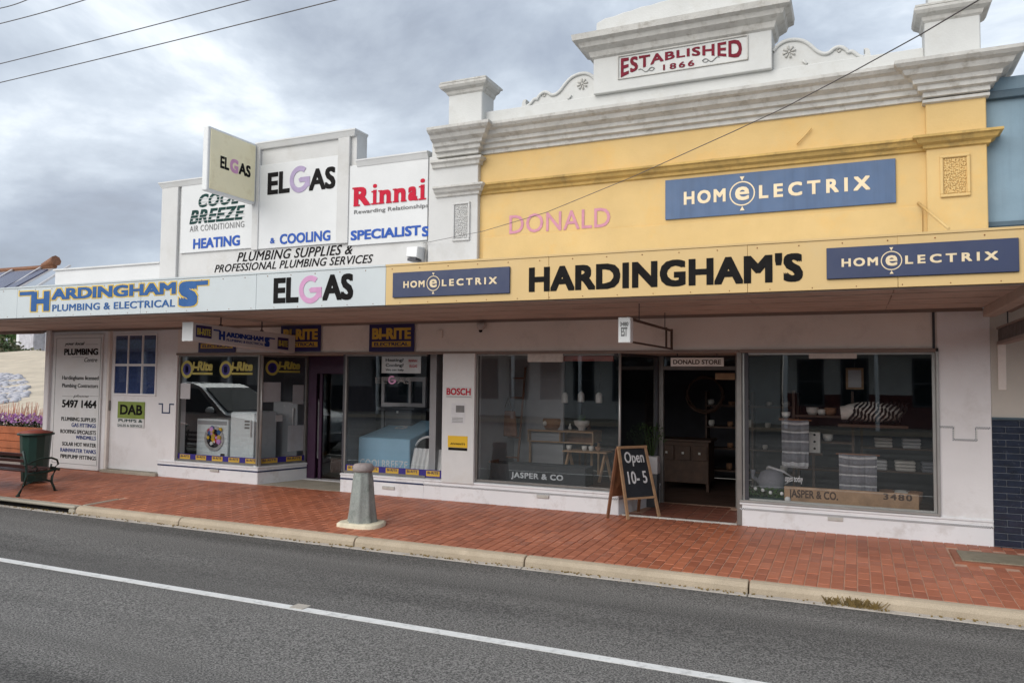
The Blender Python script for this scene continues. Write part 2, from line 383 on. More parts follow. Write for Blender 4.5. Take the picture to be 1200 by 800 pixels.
# ---------------------------------------------------------------- lettering
def letters(s, mt, parent, fn, name='lettering', bold=0.0, shear=0.0, spacing=1.0, extrude=0.0012, warp=None, label=None, w=1.0, h=1.0, align='CENTER', line=1.0):
    """text mesh in a unit box u,v in 0..1 mapped to the world by fn(u,v,depth)"""
    cu = bpy.data.curves.new('t', 'FONT'); cu.body = s; cu.size = 1; cu.offset = 0; cu.shear = shear; cu.space_character = spacing
    cu.align_x = align; cu.space_line = line; cu.resolution_u = 3; cu.extrude = .01; cu.fill_mode = 'BOTH'
    ob = bpy.data.objects.new('t', cu); C.objects.link(ob)
    dg = bpy.context.evaluated_depsgraph_get(); dg.update()
    me = bpy.data.meshes.new_from_object(ob.evaluated_get(dg))
    bpy.data.objects.remove(ob); bpy.data.curves.remove(cu)
    ext = max(0, bold)*.9
    V = [tuple(v.co) for v in me.vertices]; F_ = [tuple(p.vertices) for p in me.polygons]
    if ext > .003:
        bpy.data.meshes.remove(me); VV, FF = [], []
        for k in range(9):
            ox, oy = (k % 3-1)*ext*1.1, (k//3-1)*ext
            i0 = len(VV); VV += [(v[0]+ox, v[1]+oy, (1+k*.08 if v[2] > 0 else 0)) for v in V]; FF += [tuple(i0+q for q in f) for f in F_]
        me = bpy.data.meshes.new('t'); me.from_pydata(VV, [], FF)
    xs = [v.co.x for v in me.vertices]; ys = [v.co.y for v in me.vertices]
    a, b, c, d = min(xs), max(xs), min(ys), max(ys)
    o3 = origin(parent)
    for v in me.vertices:
        u = (v.co.x-a)/(b-a); q = (v.co.y-c)/(d-c)
        if warp: q = warp(u, q)
        v.co = Vector(fn(u, q, extrude*max(1, v.co.z) if v.co.z > 0 else 0.0))-o3
    me.materials.clear(); me.materials.append(MATS[mt]); me.update()
    o = bpy.data.objects.new(name, me); C.objects.link(o); o.parent = parent
    if label: o['label'] = label
    return o
def front(x0, x1, z0, z1, Y): return lambda u, v, d: (x0+(x1-x0)*u, Y-d, z0+(z1-z0)*v)
def frontpx(pl, ptop, pbot, pr, Y, Yd=0):
    a = at(pl, ptop, Y); b = at(pl, pbot, Y); c = at(pr, (ptop+pbot)/2, Y)
    return front(a.x, c.x, b.z, a.z, Y+Yd)
def rectpx(pl, ptop, pbot, pr, Y=0):
    a = at(pl, ptop, Y); b = at(pl, pbot, Y); c = at(pr, (ptop+pbot)/2, Y)
    return a.x, c.x, b.z, a.z
def disc(c, r, n=24, Y0=0, Y1=0, rin=0):
    mb = MB()
    if rin == 0:
        return mb.prism([(c[0]+r*math.cos(2*PI*k/n), c[1]+r*math.sin(2*PI*k/n)) for k in range(n)], Y0, Y1)
    for k in range(n):
        a, b = 2*PI*k/n, 2*PI*(k+1)/n
        P = [(c[0]+q*math.cos(t), c[1]+q*math.sin(t)) for q, t in ((rin, a), (r, a), (r, b), (rin, b))]
        mb.prism(P, Y0, Y1)
    return mb
def merge(*mbs):
    o = MB()
    for m in mbs:
        i = len(o.v); o.v += m.v; o.f += [tuple(i+k for k in f) for f in m.f]; o.sm += m.sm
    return o
# ================================================================ GROUND
YK = -2.22                                       # back of kerb
def gz(y): return .022*max(min(y, 0), YK)        # the footpath falls gently to the kerb
def ground_sheet(name, mt, pts, z, kind='structure'):
    return MB().quad(*[(x, y, z) for x, y in pts]).build(name, mt, kind=kind)
MB().quad((-400, -400, -.30), (400, -400, -.30), (400, 400, -.30), (-400, 400, -.30)).build('ground', 'sand', kind='structure')
road = MB()
for i in range(24):
    xa = -60+5*i
    road.quad((xa, YK-.17, -.14), (xa, -11, -.05), (xa+5, -11, -.05), (xa+5, YK-.17, -.14)); road.quad((xa, -11, -.05), (xa, -19.4, -.14), (xa+5, -19.4, -.14), (xa+5, -11, -.05))
roado = road.build('road', 'asphalt', kind='structure')
def rz(y): return -.14+.09*(1-abs(y+11)/8.61)
l1 = atz(0, 656, -.12); l2 = atz(880, 799, -.12)
ly = (l1.y+l2.y)/2
MB().hexa([(-40, ly-.042, rz(ly)-.01), (20, ly-.042, rz(ly)-.01), (20, ly+.042, rz(ly)-.01), (-40, ly+.042, rz(ly)-.01), (-40, ly-.042, rz(ly-.05)+.004), (20, ly-.042, rz(ly-.05)+.004), (20, ly+.042, rz(ly+.05)+.004), (-40, ly+.042, rz(ly+.05)+.004)]).build('edge_line', 'line_paint', roado)
# kerb stones and gutter
kerb = thing('kerb', None, None, (0, YK, 0), kind='structure')
gut = thing('gutter', None, None, (0, YK-.15, 0), kind='structure')
joints = [-18, -15.6, -13.2, -11.2, -9.85, -8.9, -6.3, -3.62, -.42, 1.9, 4.3, 6.8]
zt = gz(YK)
jx = [-18, -15.4, -12.8, -10.9, atz(100, 596, -.1).x, atz(250, 612, -.1).x-.35, atz(405, 637, -.1).x+.05, atz(620, 656, -.1).x, atz(878, 688, -.1).x, 1.9, 4.3, 6.8]
for a, b in zip(jx, jx[1:]):
    if a == jx[3]: # drain inlet stone: lintel over a dark slot
        mb = MB().box(a+.006, b-.006, YK-.12, YK, zt-.035, zt+.002); mb.box(a+.006, b-.006, YK-.03, YK, -.3, zt-.045)
        mb.box(a+.006, a+.12, YK-.118, YK-.03, -.3, zt-.035).box(b-.12, b-.006, YK-.118, YK-.03, -.3, zt-.035)
        mb.build('kerb_stone', 'concrete', kerb, bevel=.012, label='grey kerb lintel over the drain inlet')
    else:
        MB().prismx([(YK, -.3), (YK-.125, -.3), (YK-.11, zt-.04), (YK-.085, zt-.006), (YK-.05, zt+.004), (YK, zt+.004)], a+.006, b-.006).build('kerb_stone', 'kerb_concrete', kerb, bevel=.01, seg=2)
    MB().hexa([(a+.004, YK-.19, -.28), (b-.004, YK-.19, -.28), (b-.004, YK-.127, -.28), (a+.004, YK-.127, -.28), (a+.004, YK-.19, -.134), (b-.004, YK-.19, -.134), (b-.004, YK-.127, -.128), (a+.004, YK-.127, -.128)]).build('gutter_slab', 'gutter_concrete', gut, bevel=.006)
MB().box(jx[3]+.12, jx[4]-.12, YK-.06, YK-.03, -.3, -.07).build('drain_slot', 'black_letter', kerb)
# footpath
fp = thing('footpath', None, None, (0, 0, 0), kind='structure')
bedm = MB().hexa([(-24, YK, -.3), (8, YK, -.3), (8, 0, -.3), (-24, 0, -.3), (-24, YK, zt-.007), (8, YK, zt-.007), (8, .0, -.007), (-24, .0, -.007)])
bedm.build('joint_bed', 'bed_mortar', fp)
patch = (atz(93, 592, zt).x, atz(150, 583, zt).x+.05, YK, -1.72)
cover = (atz(1124, 650, 0).x, atz(1124, 650, 0).x+.9, atz(1140, 657, 0).y, atz(1140, 646, 0).y)
def inpatch(x, y):
    return (patch[0]-.04 < x < patch[1]+.04 and y < patch[3]+.08) or (cover[0]-.05 < x < cover[1]+.05 and cover[2]-.10 < y < cover[3]+.10)
PW, PL = .10, .20
pav = []
ncx = int((6+20)/PW)
for cx in range(int(4.3/PW), ncx):
    x0 = -20+cx*PW
    off = (cx % 2)*.10
    k0 = math.floor((YK+10+off)/PL)
    for k in range(k0, k0+14):
        y0 = -10-off+k*PL; y1 = y0+PL
        y0 = max(y0, YK+.003); y1 = min(y1, -.004)
        if y1-y0 < .03: continue
        if inpatch(x0+PW/2, (y0+y1)/2): continue
        pav.append((x0, y0, y1))
def paver_mb(mb, x0, y0, y1, dz=0):
    g_ = .0035; a, b, c, d = x0+g_, x0+PW-g_, y0+g_, y1-g_; e_ = .004
    za, zb = gz(c)+dz, gz(d)+dz
    i = len(mb.v)
    mb.v += [(a, c, za-.02), (b, c, za-.02), (b, d, zb-.02), (a, d, zb-.02), (a, c, za-e_), (b, c, za-e_), (b, d, zb-e_), (a, d, zb-e_), (a+e_, c+e_, za), (b-e_, c+e_, za), (b-e_, d-e_, zb), (a+e_, d-e_, zb)]
    for f in ((0, 1, 5, 4), (1, 2, 6, 5), (2, 3, 7, 6), (3, 0, 4, 7), (4, 5, 9, 8), (5, 6, 10, 9), (6, 7, 11, 10), (7, 4, 8, 11), (8, 9, 10, 11)):
        mb.f.append(tuple(i+q for q in f)); mb.sm.append(False)
def proj(p):
    v = Vector(p)-Vector((0, -DC, EYE)); w = v.dot(CF)
    return (600+FPX*v.dot(CR)/w, 400-FPX*v.dot(CU)/w, w)
def psize(p):
    u, v, w = proj((p[0], (p[1]+p[2])/2, 0))
    if w < 0 or u < 3 or u > 1197 or v > 800: return 1e9
    return w - 8*(p[2]-p[1])
pav.sort(key=psize)
shared = {}
for p in pav[:295]:
    ln = round(p[2]-p[1], 3)
    if ln not in shared:
        mb = MB(); paver_mb(mb, -PW/2, -ln/2, ln/2)
        zc = gz(-ln/2); me = bpy.data.meshes.new('paver'); 
        vs = []
        for v in mb.v:
            base = gz(min(0, v[1])) if v[1] < 0 else 0
            vs.append((v[0], v[1], v[2]-base+.022*v[1]))
        me.from_pydata(vs, [], mb.f); me.materials.append(MATS['red_paver']); shared[ln] = me
    o = bpy.data.objects.new('paver', shared[ln]); C.objects.link(o); o.parent = fp
    yc = (p[1]+p[2])/2; o.location = (p[0]+PW/2, yc, .022*yc+random.uniform(-.0015, .0015))
    o.rotation_euler = (random.uniform(-.006, .006), random.uniform(-.008, .008), 0)
mb = MB()
for p in pav[295:]: paver_mb(mb, *p, dz=random.uniform(-.0015, .0015))
mb.build('pavers', 'red_paver', fp, kind='stuff')
MB().hexa([(patch[0], patch[2]+.003, -.2), (patch[1], patch[2]+.003, -.2), (patch[1], patch[3], -.2), (patch[0], patch[3], -.2), (patch[0], patch[2]+.003, zt+.003), (patch[1], patch[2]+.003, zt+.003), (patch[1], patch[3], gz(patch[3])+.003), (patch[0], patch[3], gz(patch[3])+.003)]).build('concrete_slab', 'concrete', fp, bevel=.006)
cv = MB().box(cover[0]-.06, cover[1]+.06, cover[2]-.06, cover[3]+.06, -.1, -.004); cv.build('cover_surround', 'terracotta', fp)
MB().box(cover[0], cover[1], cover[2], cover[3], -.05, .004).build('pit_cover', 'metal_cover', fp, bevel=.004)
# ================================================================ TERRAIN LEFT
MB().box(-80, -12.9, .0, 3.2, -.3, -.01).build('side_path', 'gutter_concrete', kind='structure')
emb = MB(); nx, ny = 34, 22
def ez(x, y):
    t = min(1, max(0, (y-3.2)/24.0)); s = t*t*(3-2*t)
    return -.05+3.0*(t*.85+s*.25)+.10*math.sin(x*.9+y*.7)*t+.08*math.sin(x*2.1-y*1.3)*t
idx = {}
for i in range(nx+1):
    for j in range(ny+1):
        x = -90+ (77-.0)*i/nx; y = 3.2+36.8*(j/ny)**1.4
        idx[i, j] = len(emb.v); emb.v.append((x, y, ez(x, y)))
for i in range(nx):
    for j in range(ny): emb.f.append((idx[i, j], idx[i+1, j], idx[i+1, j+1], idx[i, j+1])); emb.sm.append(True)
emb.build('embankment', 'sand', kind='structure')
def leafclump(mb, c, r, n, s, sc=(1, 1, 1), rnd=random):
    c = Vector(c)
    for _ in range(n):
        d = Vector((rnd.gauss(0, 1), rnd.gauss(0, 1), rnd.gauss(0, 1))).normalized()*r*rnd.uniform(.35, 1)**.6
        p = c+Vector((d.x*sc[0], d.y*sc[1], d.z*sc[2]))
        a = Vector((rnd.gauss(0, 1), rnd.gauss(0, 1), rnd.gauss(0, 1))).normalized(); b = a.orthogonal().normalized()
        q = s*rnd.uniform(.6, 1.4)
        mb.quad(p-a*q-b*q*.5, p+a*q-b*q*.5, p+a*q*.7+b*q*.5, p-a*q*.7+b*q*.5)
rk = MB()
for _ in range(800):
    u = random.uniform(-20, 34); v = random.uniform(438, 474)
    if (u-5)**2/900+(v-456)**2/300 > 1: continue
    y = 3.4
    while y < 30 and at(u, v, y).z > ez(at(u, v, y).x, y): y += .15
    x = at(u, v, y).x; z = ez(x, y); s = random.uniform(.025, .07)*(1+y*.08)*random.choice((.6, 1, 1.4))
    rk.sphere((x, y, z+s*.15), s, 5, 3, (1.3, 1, .55))
rk.build('rock_scatter', 'rock_lilac', kind='stuff')
# ================================================================ MAIN BUILDING (heritage, yellow)
Y0 = 0.0
XL, XR = -12.84, 1.24       # ends of the row
XA, XB = -10.28, -5.29      # white parapet building
ZS = 2.37                   # soffit / top of walls under the awning
ZH = 1.935                  # window head
hb = thing('heritage_shop_building', 'yellow and white rendered two storey high shopfront building with stepped parapet dated 1866', 'building', (-2, 0, 0))
# upper wall in yellow with proud lower band
bx('upper_wall', 'yellow_wall', hb, -4.50, .70, 0, .25, 2.5, 4.60)
bx('lower_band', 'yellow_wall', hb, -4.44, .66, -.025, .0, 2.55, 3.455, bevel=.008)
# pilasters
bx('pilaster', 'white_wall', hb, -5.245, -4.50, -.07, .3, 2.5, 4.60, bevel=.008, label='white left pilaster')
bx('pilaster', 'yellow_wall', hb, .70, XR, -.07, .3, 2.5, 4.60, bevel=.008, label='yellow right pilaster')
# ornamental panels on the pilasters
def ornament_panel(px0, pt, pb, px1, mt, Y):
    x0, x1, z0, z1 = rectpx(px0, pt, pb, px1, Y)
    f = MB()
    for a in ((x0, x1, z1-.03, z1), (x0, x1, z0, z0+.03), (x0, x0+.03, z0+.03, z1-.03), (x1-.03, x1, z0+.03, z1-.03)): f.box(a[0], a[1], Y-.025, Y, a[2], a[3])
    fo = f.build('panel_frame', mt, hb, bevel=.006)
    g = MB(); rr = random.Random(3)
    for i in range(11):
        for j in range(20):
            x = x0+.04+(x1-x0-.08)*(i+.5)/11+rr.uniform(-.006, .006); z = z0+.04+(z1-z0-.08)*(j+.5)/20+rr.uniform(-.006, .006)
            g.sphere((x, Y-.003, z), rr.uniform(.008, .014), 6, 4)
    g.build('carved_relief', mt, fo, kind='stuff')
ornament_panel(1101, 183, 232, 1137, 'yellow_wall', -.07)
ornament_panel(531, 238, 283, 551, 'white_wall', -.07)
# string course
sc_prof = [(.0, 4.02), (.03, 4.03), (.035, 4.06), (.08, 4.08), (.10, 4.115), (.13, 4.125), (.13, 4.15), (0, 4.175)]
MB().moulding(-4.50, .70, 0, .1, sc_prof, False, False).build('string_course', 'yellow_trim', hb)
MB().moulding(.70, XR, -.07, .1, sc_prof, True, True).build('string_course', 'yellow_trim', hb)
MB().moulding(-5.12, -4.50, -.07, .1, sc_prof, False, True).build('string_course', 'weathered_trim', hb, label='white string course on the left pilaster')
# entablature
cp = [(.0, 4.555), (.03, 4.56), (.03, 4.605), (.075, 4.62), (.08, 4.665), (.12, 4.68), (.13, 4.72), (.20, 4.755), (.225, 4.80), (.27, 4.82), (.30, 4.85), (.30, 4.885), (0, 4.93)]
MB().moulding(-4.50, .70, 0, .25, cp, False, False).build('cornice', 'weathered_trim', hb)
for xa, xb in ((-5.10, -4.50), (.70, XR)):
    MB().moulding(xa, xb, -.10, .35, cp, xa > 0, True).build('pier_cornice', 'weathered_trim', hb)
    MB().moulding(xa-(.08 if xa < 0 else 0), xb, -.075, .2, [(0, 4.42), (.03, 4.43), (.04, 4.47), (.08, 4.49), (.08, 4.52), (0, 4.54)] if xa < -3 else [(0, 4.50), (.03, 4.51), (.03, 4.54), (0, 4.55)], xa > 0, True).build('necking_band', 'weathered_trim', hb)
# parapet band above the cornice
bx('wall_end', 'white_wall', hb, -5.24, -4.50, .0, .34, 4.6, 4.92)
bx('parapet', 'tower_white', hb, -4.6, .70, .02, .32, 4.9, 5.145, bevel=.008)
# corner blocks with caps
capp = lambda z: [(0, z-.02), (.02, z), (.03, z+.035), (.08, z+.06), (.10, z+.09), (.10, z+.12), (0, z+.16)]
for (a, b, zc) in ((-4.94, -4.44, 5.40), (.70, 1.20, 5.37)):
    bx('corner_block', 'tower_white', hb, a, b, -.10, .26, 4.93, zc, bevel=.01)
    MB().moulding(a, b, -.10, .26, capp(zc) if zc > 5.3 else [(0, zc-.02), (.03, zc), (.05, zc+.05), (.13, zc+.08), (.13, zc+.14), (0, zc+.2)], True, True).moulding(a-.09, b+.09, -.19, .35, [(0, zc+.13), (0, zc+.15)], False, False).build('block_cap', 'weathered_trim', hb)
bx('block_upper', 'tower_white', hb, .74, 1.16, -.06, .24, 5.5, 5.85, bevel=.01)
# name tablet
TX0, TX1 = -2.93, -.82
bx('tablet', 'tower_white', hb, TX0, TX1, -.04, .36, 5.14, 5.66, bevel=.008)
tp = [(0, 5.58), (.03, 5.60), (.05, 5.66), (.13, 5.70), (.15, 5.75), (.21, 5.77), (.22, 5.84), (0, 5.89)]
MB().moulding(TX0, TX1, -.04, .36, tp, True, True).build('tablet_cornice', 'weathered_trim', hb)
rr = random.Random(15)
arch = [(TX0+.02, 5.86), (TX0+.03, 6.05)]
for k in range(1, 18): t = k/18; arch.append((TX0+.03+(TX1-TX0-.06)*t, 6.07+.10*math.sin(PI*t)+rr.uniform(-.006, .006)))
arch += [(TX1-.03, 6.05), (TX1-.02, 5.86)]
MB().prism(arch, -.02, .33).build('blocking_course', 'tower_white', hb, bevel=.012, seg=2)
ex0, ex1, ez0, ez1 = rectpx(724, 66, 94, 877, -.04)
ff = MB()
for a in ((ex0, ex1, ez1-.018, ez1), (ex0, ex1, ez0, ez0+.012), (ex0, ex0+.014, ez0+.012, ez1-.018), (ex1-.014, ex1, ez0+.012, ez1-.018)): ff.box(a[0], a[1], -.056, -.04, a[2], a[3])
ff.build('tablet_frame', 'weathered_trim', hb, bevel=.003)
def arched(u, q):
    b = .0+.55*math.sin(PI*min(1, max(0, u*1.0)))**.9
    top = 1.0-.06*math.sin(PI*u)
    hh = (top-b)
    return b+hh*q
letters('ESTABLISHED', 'maroon_letter', hb, front(ex0+.04, ex1-.07, ez0+.02, ez1-.035, -.044), bold=.03, warp=arched, spacing=1.12, label='dark red arched lettering ESTABLISHED')
letters('1866', 'maroon_letter', hb, front(ex0+.56, ex0+.93, ez0+.03, ez0+.10, -.044), bold=.02, spacing=1.3, label='dark red date 1866')
sw = MB()
for sgn, xc in ((-1, ex0+.42), (1, ex0+1.06)):
    pts = [(xc+sgn*(t*.20-.04), -.046, ez0+.07+.022*math.sin(t*2*PI*1.4)) for t in [k/20 for k in range(21)]]
    sw.tube(pts, .004, 5)
    sw.tube([(xc+.03*math.cos(t), -.046, ez0+.07+.02*math.sin(t)) for t in [2*PI*k/14 for k in range(15)]], .0035, 5)
sw.build('scroll_flourish', 'grey_letter', hb)
# scroll ornaments
orn = [(200, 390), (200, 240), (240, 190), (300, 155), (370, 145), (440, 155), (500, 195), (540, 235), (590, 260), (640, 255), (680, 215), (730, 200), (780, 225), (792, 250), (820, 235), (850, 255), (880, 280), (920, 285), (930, 240), (908, 222), (960, 220), (970, 280), (985, 300), (800, 318), (600, 345), (430, 370)]
ow = []
for u, v in orn:
    p = at(880+u/6.6667, 20+v/6.6667, 0.0); ow.append((p.x, p.z))
xm = (TX0+TX1)/2
dx = TX1-ow[1][0]+.005
ow = [(x+dx, z) for x, z in ow]
def _smooth(pts, n=2):
    for _ in range(n):
        q = [pts[0]]
        for a, b in zip(pts, pts[1:]): q += [(a[0]*.75+b[0]*.25, a[1]*.75+b[1]*.25), (a[0]*.25+b[0]*.75, a[1]*.25+b[1]*.75)]
        q.append(pts[-1]); pts = q
    return pts
topline = _smooth(ow[1:23], 2)
for sgn in (1, -1):
    mx_ = (lambda x: x) if sgn == 1 else (lambda x: 2*xm-x)
    outl = [(mx_(x), z) for x, z in [(ow[0][0], 5.10)]+topline+[(ow[22][0], 5.10)]]
    if sgn == -1: outl = outl[::-1]
    so_ = MB().prism(outl, .06, .20).build('scroll_ornament', 'tower_white', hb)
    rim = MB().tube([(mx_(x), .055, z-.015) for x, z in topline[:len(topline)*3//4]], .022, 6)
    cx_, cz_ = ow[4][0]-.06, ow[4][1]-.15
    rim.tube([(mx_(ow[7][0]-.12+.02*math.cos(t)), .05, 5.16+.1*t/6) for t in (0, 1, 2, 3)], .016, 6)
    rim.build('scroll_rim', 'tower_white', so_)
    ro = MB()
    for k in range(8):
        a = k*PI/4+.2; ro.tube([(mx_(cx_)+.018*math.cos(a), .055, cz_+.018*math.sin(a)), (mx_(cx_)+.07*math.cos(a), .05, cz_+.07*math.sin(a))], [.006, .014], 6)
    ro.sphere((mx_(cx_), .055, cz_), .016)
    ro.lathe((0, 0, -50), [(0.001, 0), (0.001, 0.001)], 3)
    cxx, czz = ow[11][0]-.01, ow[11][1]-.055
    ro.tube([(mx_(cxx+(.035-.004*t)*math.cos(t)), .052, czz+(.035-.004*t)*math.sin(t)) for t in [k*.6 for k in range(13)]], .008, 5)
    ro.build('rosette', 'weathered_trim', so_, kind='stuff')
# body of the building behind, hidden by the parapet
bx('rear_body', 'white_wall', hb, XB, XR, 6.0, 6.2, 0, 3.6)
bx('roof', 'silver', hb, XB, XR, .26, 6.2, 3.6, 3.7)
# ================================================================ WHITE PARAPET BUILDING
wb = thing('white_shop_building', 'white rendered shop building with stepped sign parapet beside the yellow facade', 'building', (-7.8, 0, 0))
zt1, zt2, zt3 = 4.74, 5.16, 4.70
bx('parapet_wall', 'white_wall', wb, XA, -8.30, .02, .27, 2.5, zt1-.06)
bx('parapet_wall', 'white_wall', wb, -8.30, -6.50, .02, .27, 2.5, zt2-.06)
bx('parapet_wall', 'white_wall', wb, -6.50, XB, .02, .27, 2.5, zt3-.06)
cap3 = lambda z: [(0, z-.10), (.02, z-.095), (.05, z-.03), (.06, z-.02), (.06, z), (0, z+.01)]
MB().moulding(XA, -8.40, .0, .27, cap3(zt1), True, False).build('parapet_cap', 'white_paint', wb)
MB().moulding(-8.32, -6.54, .0, .27, cap3(zt2), False, True).build('parapet_cap', 'white_paint', wb)
MB().moulding(-6.46, XB, .0, .27, cap3(zt3), False, False).build('parapet_cap', 'white_paint', wb)
for a, b, z in ((XA, XA+.36, zt1-.1), (at(297, 240).x, at(304.5, 240).x, zt2-.02), (at(396, 240).x, at(409.5, 240).x, zt2-.1)):
    bx('pier', 'white_wall', wb, a, b, -.03, .018, 3.52 if a > XA+.1 else 2.5, z, bevel=.006)
sp_ = []
for (pl, ptp, pbt, pr) in ((214, 213, 297, 300.5), (305, 190, 292, 395.5), (410.5, 190, 288, 503.5)):
    x0, x1, z0, z1 = rectpx(pl, ptp, pbt, pr, 0)
    sp_.append(bx('sign_panel', 'panel_white', wb, x0, min(x1, XB-.004), -.012, .02, z0, z1-.06, bevel=.004))
def wtxt(s, mt, pl, pt, pb, pr, parent=None, Y=-.016, **k): return letters(s, mt, parent or wb, frontpx(pl, pt, pb, pr, Y), **k)
wtxt('COOL', 'green_letter', 233, 228, 243.5, 279, sp_[0], bold=.03, shear=.25, spacing=1.1)
wtxt('BREEZE', 'green_letter', 222.5, 247, 263, 286.5, sp_[0], bold=.03, shear=.25, spacing=1.05)
sx0, sx1, sz0, sz1 = rectpx(226, 247, 263, 286, -.0225)
stp = MB()
for k in range(3): stp.box(sx0-.03, sx1, -.0245, -.0205, sz0+.045+k*.048, sz0+.051+k*.048)
sx0, sx1, sz0, sz1 = rectpx(236, 228, 243.5, 279, -.0225)
for k in range(3): stp.box(sx0-.03, sx1, -.0245, -.0205, sz0+.045+k*.048, sz0+.051+k*.048)
stp.build('speed_stripes', 'panel_white', sp_[0])
wtxt('AIR CONDITIONING', 'grey_letter', 222.5, 265, 272, 286, sp_[0], spacing=1.1)
wtxt('HEATING', 'blue_letter', 226.5, 280, 292, 281, sp_[0], bold=.035)
wtxt('EL', 'black_letter', 314, 203, 228.5, 339.5, sp_[1], bold=.035)
wtxt('AS', 'black_letter', 362.5, 198.5, 224, 393, sp_[1], bold=.035)
def bigG(pl, pt, pb, pr, Y, mt, parent, plane=None):
    """round G with a bar that curls in"""
    x0, x1, z0, z1 = rectpx(pl, pt, pb, pr, Y) if plane is None else plane
    cx, cz = (x0+x1)/2, (z0+z1)/2; rx, rz_ = (x1-x0)/2, (z1-z0)/2
    mb = MB(); n = 30
    for k in range(n):
        a, b = R(52)+(R(355)-R(52))*k/n, R(52)+(R(355)-R(52))*(k+1)/n
        P = [(cx+rx*q*math.cos(t), cz+rz_*q*math.sin(t)) for q, t in ((.62, a), (1, a), (1, b), (.62, b))]
        mb.prism(P, Y-.003, Y)
    mb.prism([(cx-.12*rx, cz+.02*rz_), (cx+.0*rx, cz-.22*rz_), (cx+.75*rx, cz-.22*rz_), (cx+rx, cz-.05*rz_), (cx+rx, cz+.14*rz_), (cx+.1*rx, cz+.14*rz_)], Y-.0035, Y)
    mb.prism([(cx+.62*rx, cz-.6*rz_), (cx+rx, cz-.6*rz_), (cx+rx, cz+.10*rz_), (cx+.62*rx, cz+.10*rz_)], Y-.0028, Y)
    return mb.build('lettering', mt, parent, label='round mauve letter G of the gas sign')
bigG(340, 196, 227, 363, -.0165, 'mauve_letter', sp_[1])
wtxt('&', 'blue_letter', 316.5, 279, 285.5, 322, sp_[1], bold=.02)
wtxt('COOLING', 'blue_letter', 328, 274.5, 286.5, 387, sp_[1], bold=.03)
rx0, rx1, rz0, rz1 = rectpx(414, 218.5, 242, 499, -.0165)
ri = None; rw, rh = rx1-rx0, rz1-rz0
for ch, u0, u1, vt in (('R', .01, .235, .93), ('i', .280, .335, 1.0), ('n', .375, .53, .66), ('n', .575, .73, .66), ('a', .765, .885, .68), ('i', .925, .985, 1.0)):
    o_ = letters(ch, 'red_letter', ri or sp_[2], front(rx0+rw*u0, rx0+rw*u1, rz0, rz0+rh*vt, -.0165), bold=.012 if ch == 'i' else .045)
    sf = MB()
    st_ = {'R': ((.01, .10), (.17, .25)), 'i': ((.255, .355),), 'n': ((u0-.015, u0+.065), (u1-.062, u1+.015)), 'a': ((u1-.03, u1+.012),)}[ch if ch != 'i' else 'i'] if ch != 'i' else ((u0-.018, u1+.018),)
    for q0_, q1_ in st_: sf.box(rx0+rw*q0_, rx0+rw*q1_, -.0225, -.0165, rz0-.002, rz0+.018)
    if ch in 'in': sf.box(rx0+rw*(u0-.018), rx0+rw*(u0+.03), -.0225, -.0165, rz0+rh*.60, rz0+rh*.66)
    if ch == 'R': sf.box(rx0-rw*.01, rx0+rw*.06, -.0225, -.0165, rz0+rh*.86, rz0+rh*.93)
    sf.build('letter_serif', 'red_letter', o_)
wtxt('Rewarding Relationships', 'grey_letter', 415, 246.5, 252.5, 502, sp_[2], bold=.01)
wtxt('SPECIALIST', 'blue_letter', 411, 270.5, 282, 493, sp_[2], bold=.035)
wtxt('S', 'blue_letter', 494.5, 265.5, 277.5, 502.8, sp_[2], bold=.035)
wtxt('PLUMBING SUPPLIES &', 'black_letter', 278, 296, 307, 413, wb, Y=.017, bold=.012, shear=.3, spacing=1.05)
wtxt('PROFESSIONAL PLUMBING SERVICES', 'black_letter', 251.5, 310.5, 319.5, 437, wb, Y=.017, bold=.012, shear=.3, spacing=1.05)
bx('roof', 'silver', wb, XA, XB, .27, 6.2, 2.9, 3.0)
bx('rear_body', 'white_wall', wb, XA, XB, 6.0, 6.2, 0, 2.9)
# little floodlight and junction box
fl = thing('floodlight', 'small white weathered floodlight box on the white wall at the cable end', 'light', at(488, 296, -.1))
q0 = at(480, 305, -.12); q1 = at(493, 288, -.12)
MB().hexa([(q0.x, -.22, q0.z+.04), (q1.x, -.22, q0.z+.02), (q1.x, -.0, q0.z), (q0.x, -.0, q0.z), (q0.x, -.2, q1.z-.02), (q1.x, -.2, q1.z-.02), (q1.x, -.0, q1.z), (q0.x, -.0, q1.z)]).build('housing', 'sign_white', fl, bevel=.008)
MB().box(q0.x+.02, q1.x-.02, -.21, -.06, q0.z-.02, q0.z+.018).build('lamp_lens', 'dark_frame', fl)
MB().tube([(q1.x+.02, -.02, q0.z-.02), (q1.x+.03, -.02, q1.z+.05), (q1.x-.05, -.03, q1.z+.06)], .012, 6).build('conduit', 'weathered_trim', fl)
# ================================================================ LOW LEFT BUILDING
lb = thing('low_shop_building', 'low white rendered building at the left end with door and hand painted sign', 'building', (-11.5, 0, 0))
bx('parapet_wall', 'panel_white', lb, XL, XA-.003, 0, .25, 2.5, 3.42)
bx('parapet_cap', 'white_paint', lb, XL-.03, XA-.003, -.03, .27, 3.42, 3.45, bevel=.005)
dl0, dl1 = at(125, 480).x, at(187, 480).x       # door
bx('wall', 'shop_wall', lb, XL, dl0-.03, .0, .25, 0, ZS, bevel=.004)
bx('pilaster', 'shop_wall', lb, at(54, 480).x, XL+.02, -.06, .2, 0, ZS, bevel=.01)
bx('side_wall', 'white_wall', lb, XL, XL+.2, .25, 6.2, 0, 2.9)
bx('rear_body', 'white_wall', lb, XL, XA, 6.2, 6.4, 0, 2.9)
bx('roof', 'silver', lb, XL, XA, .27, 6.2, 2.8, 2.9)
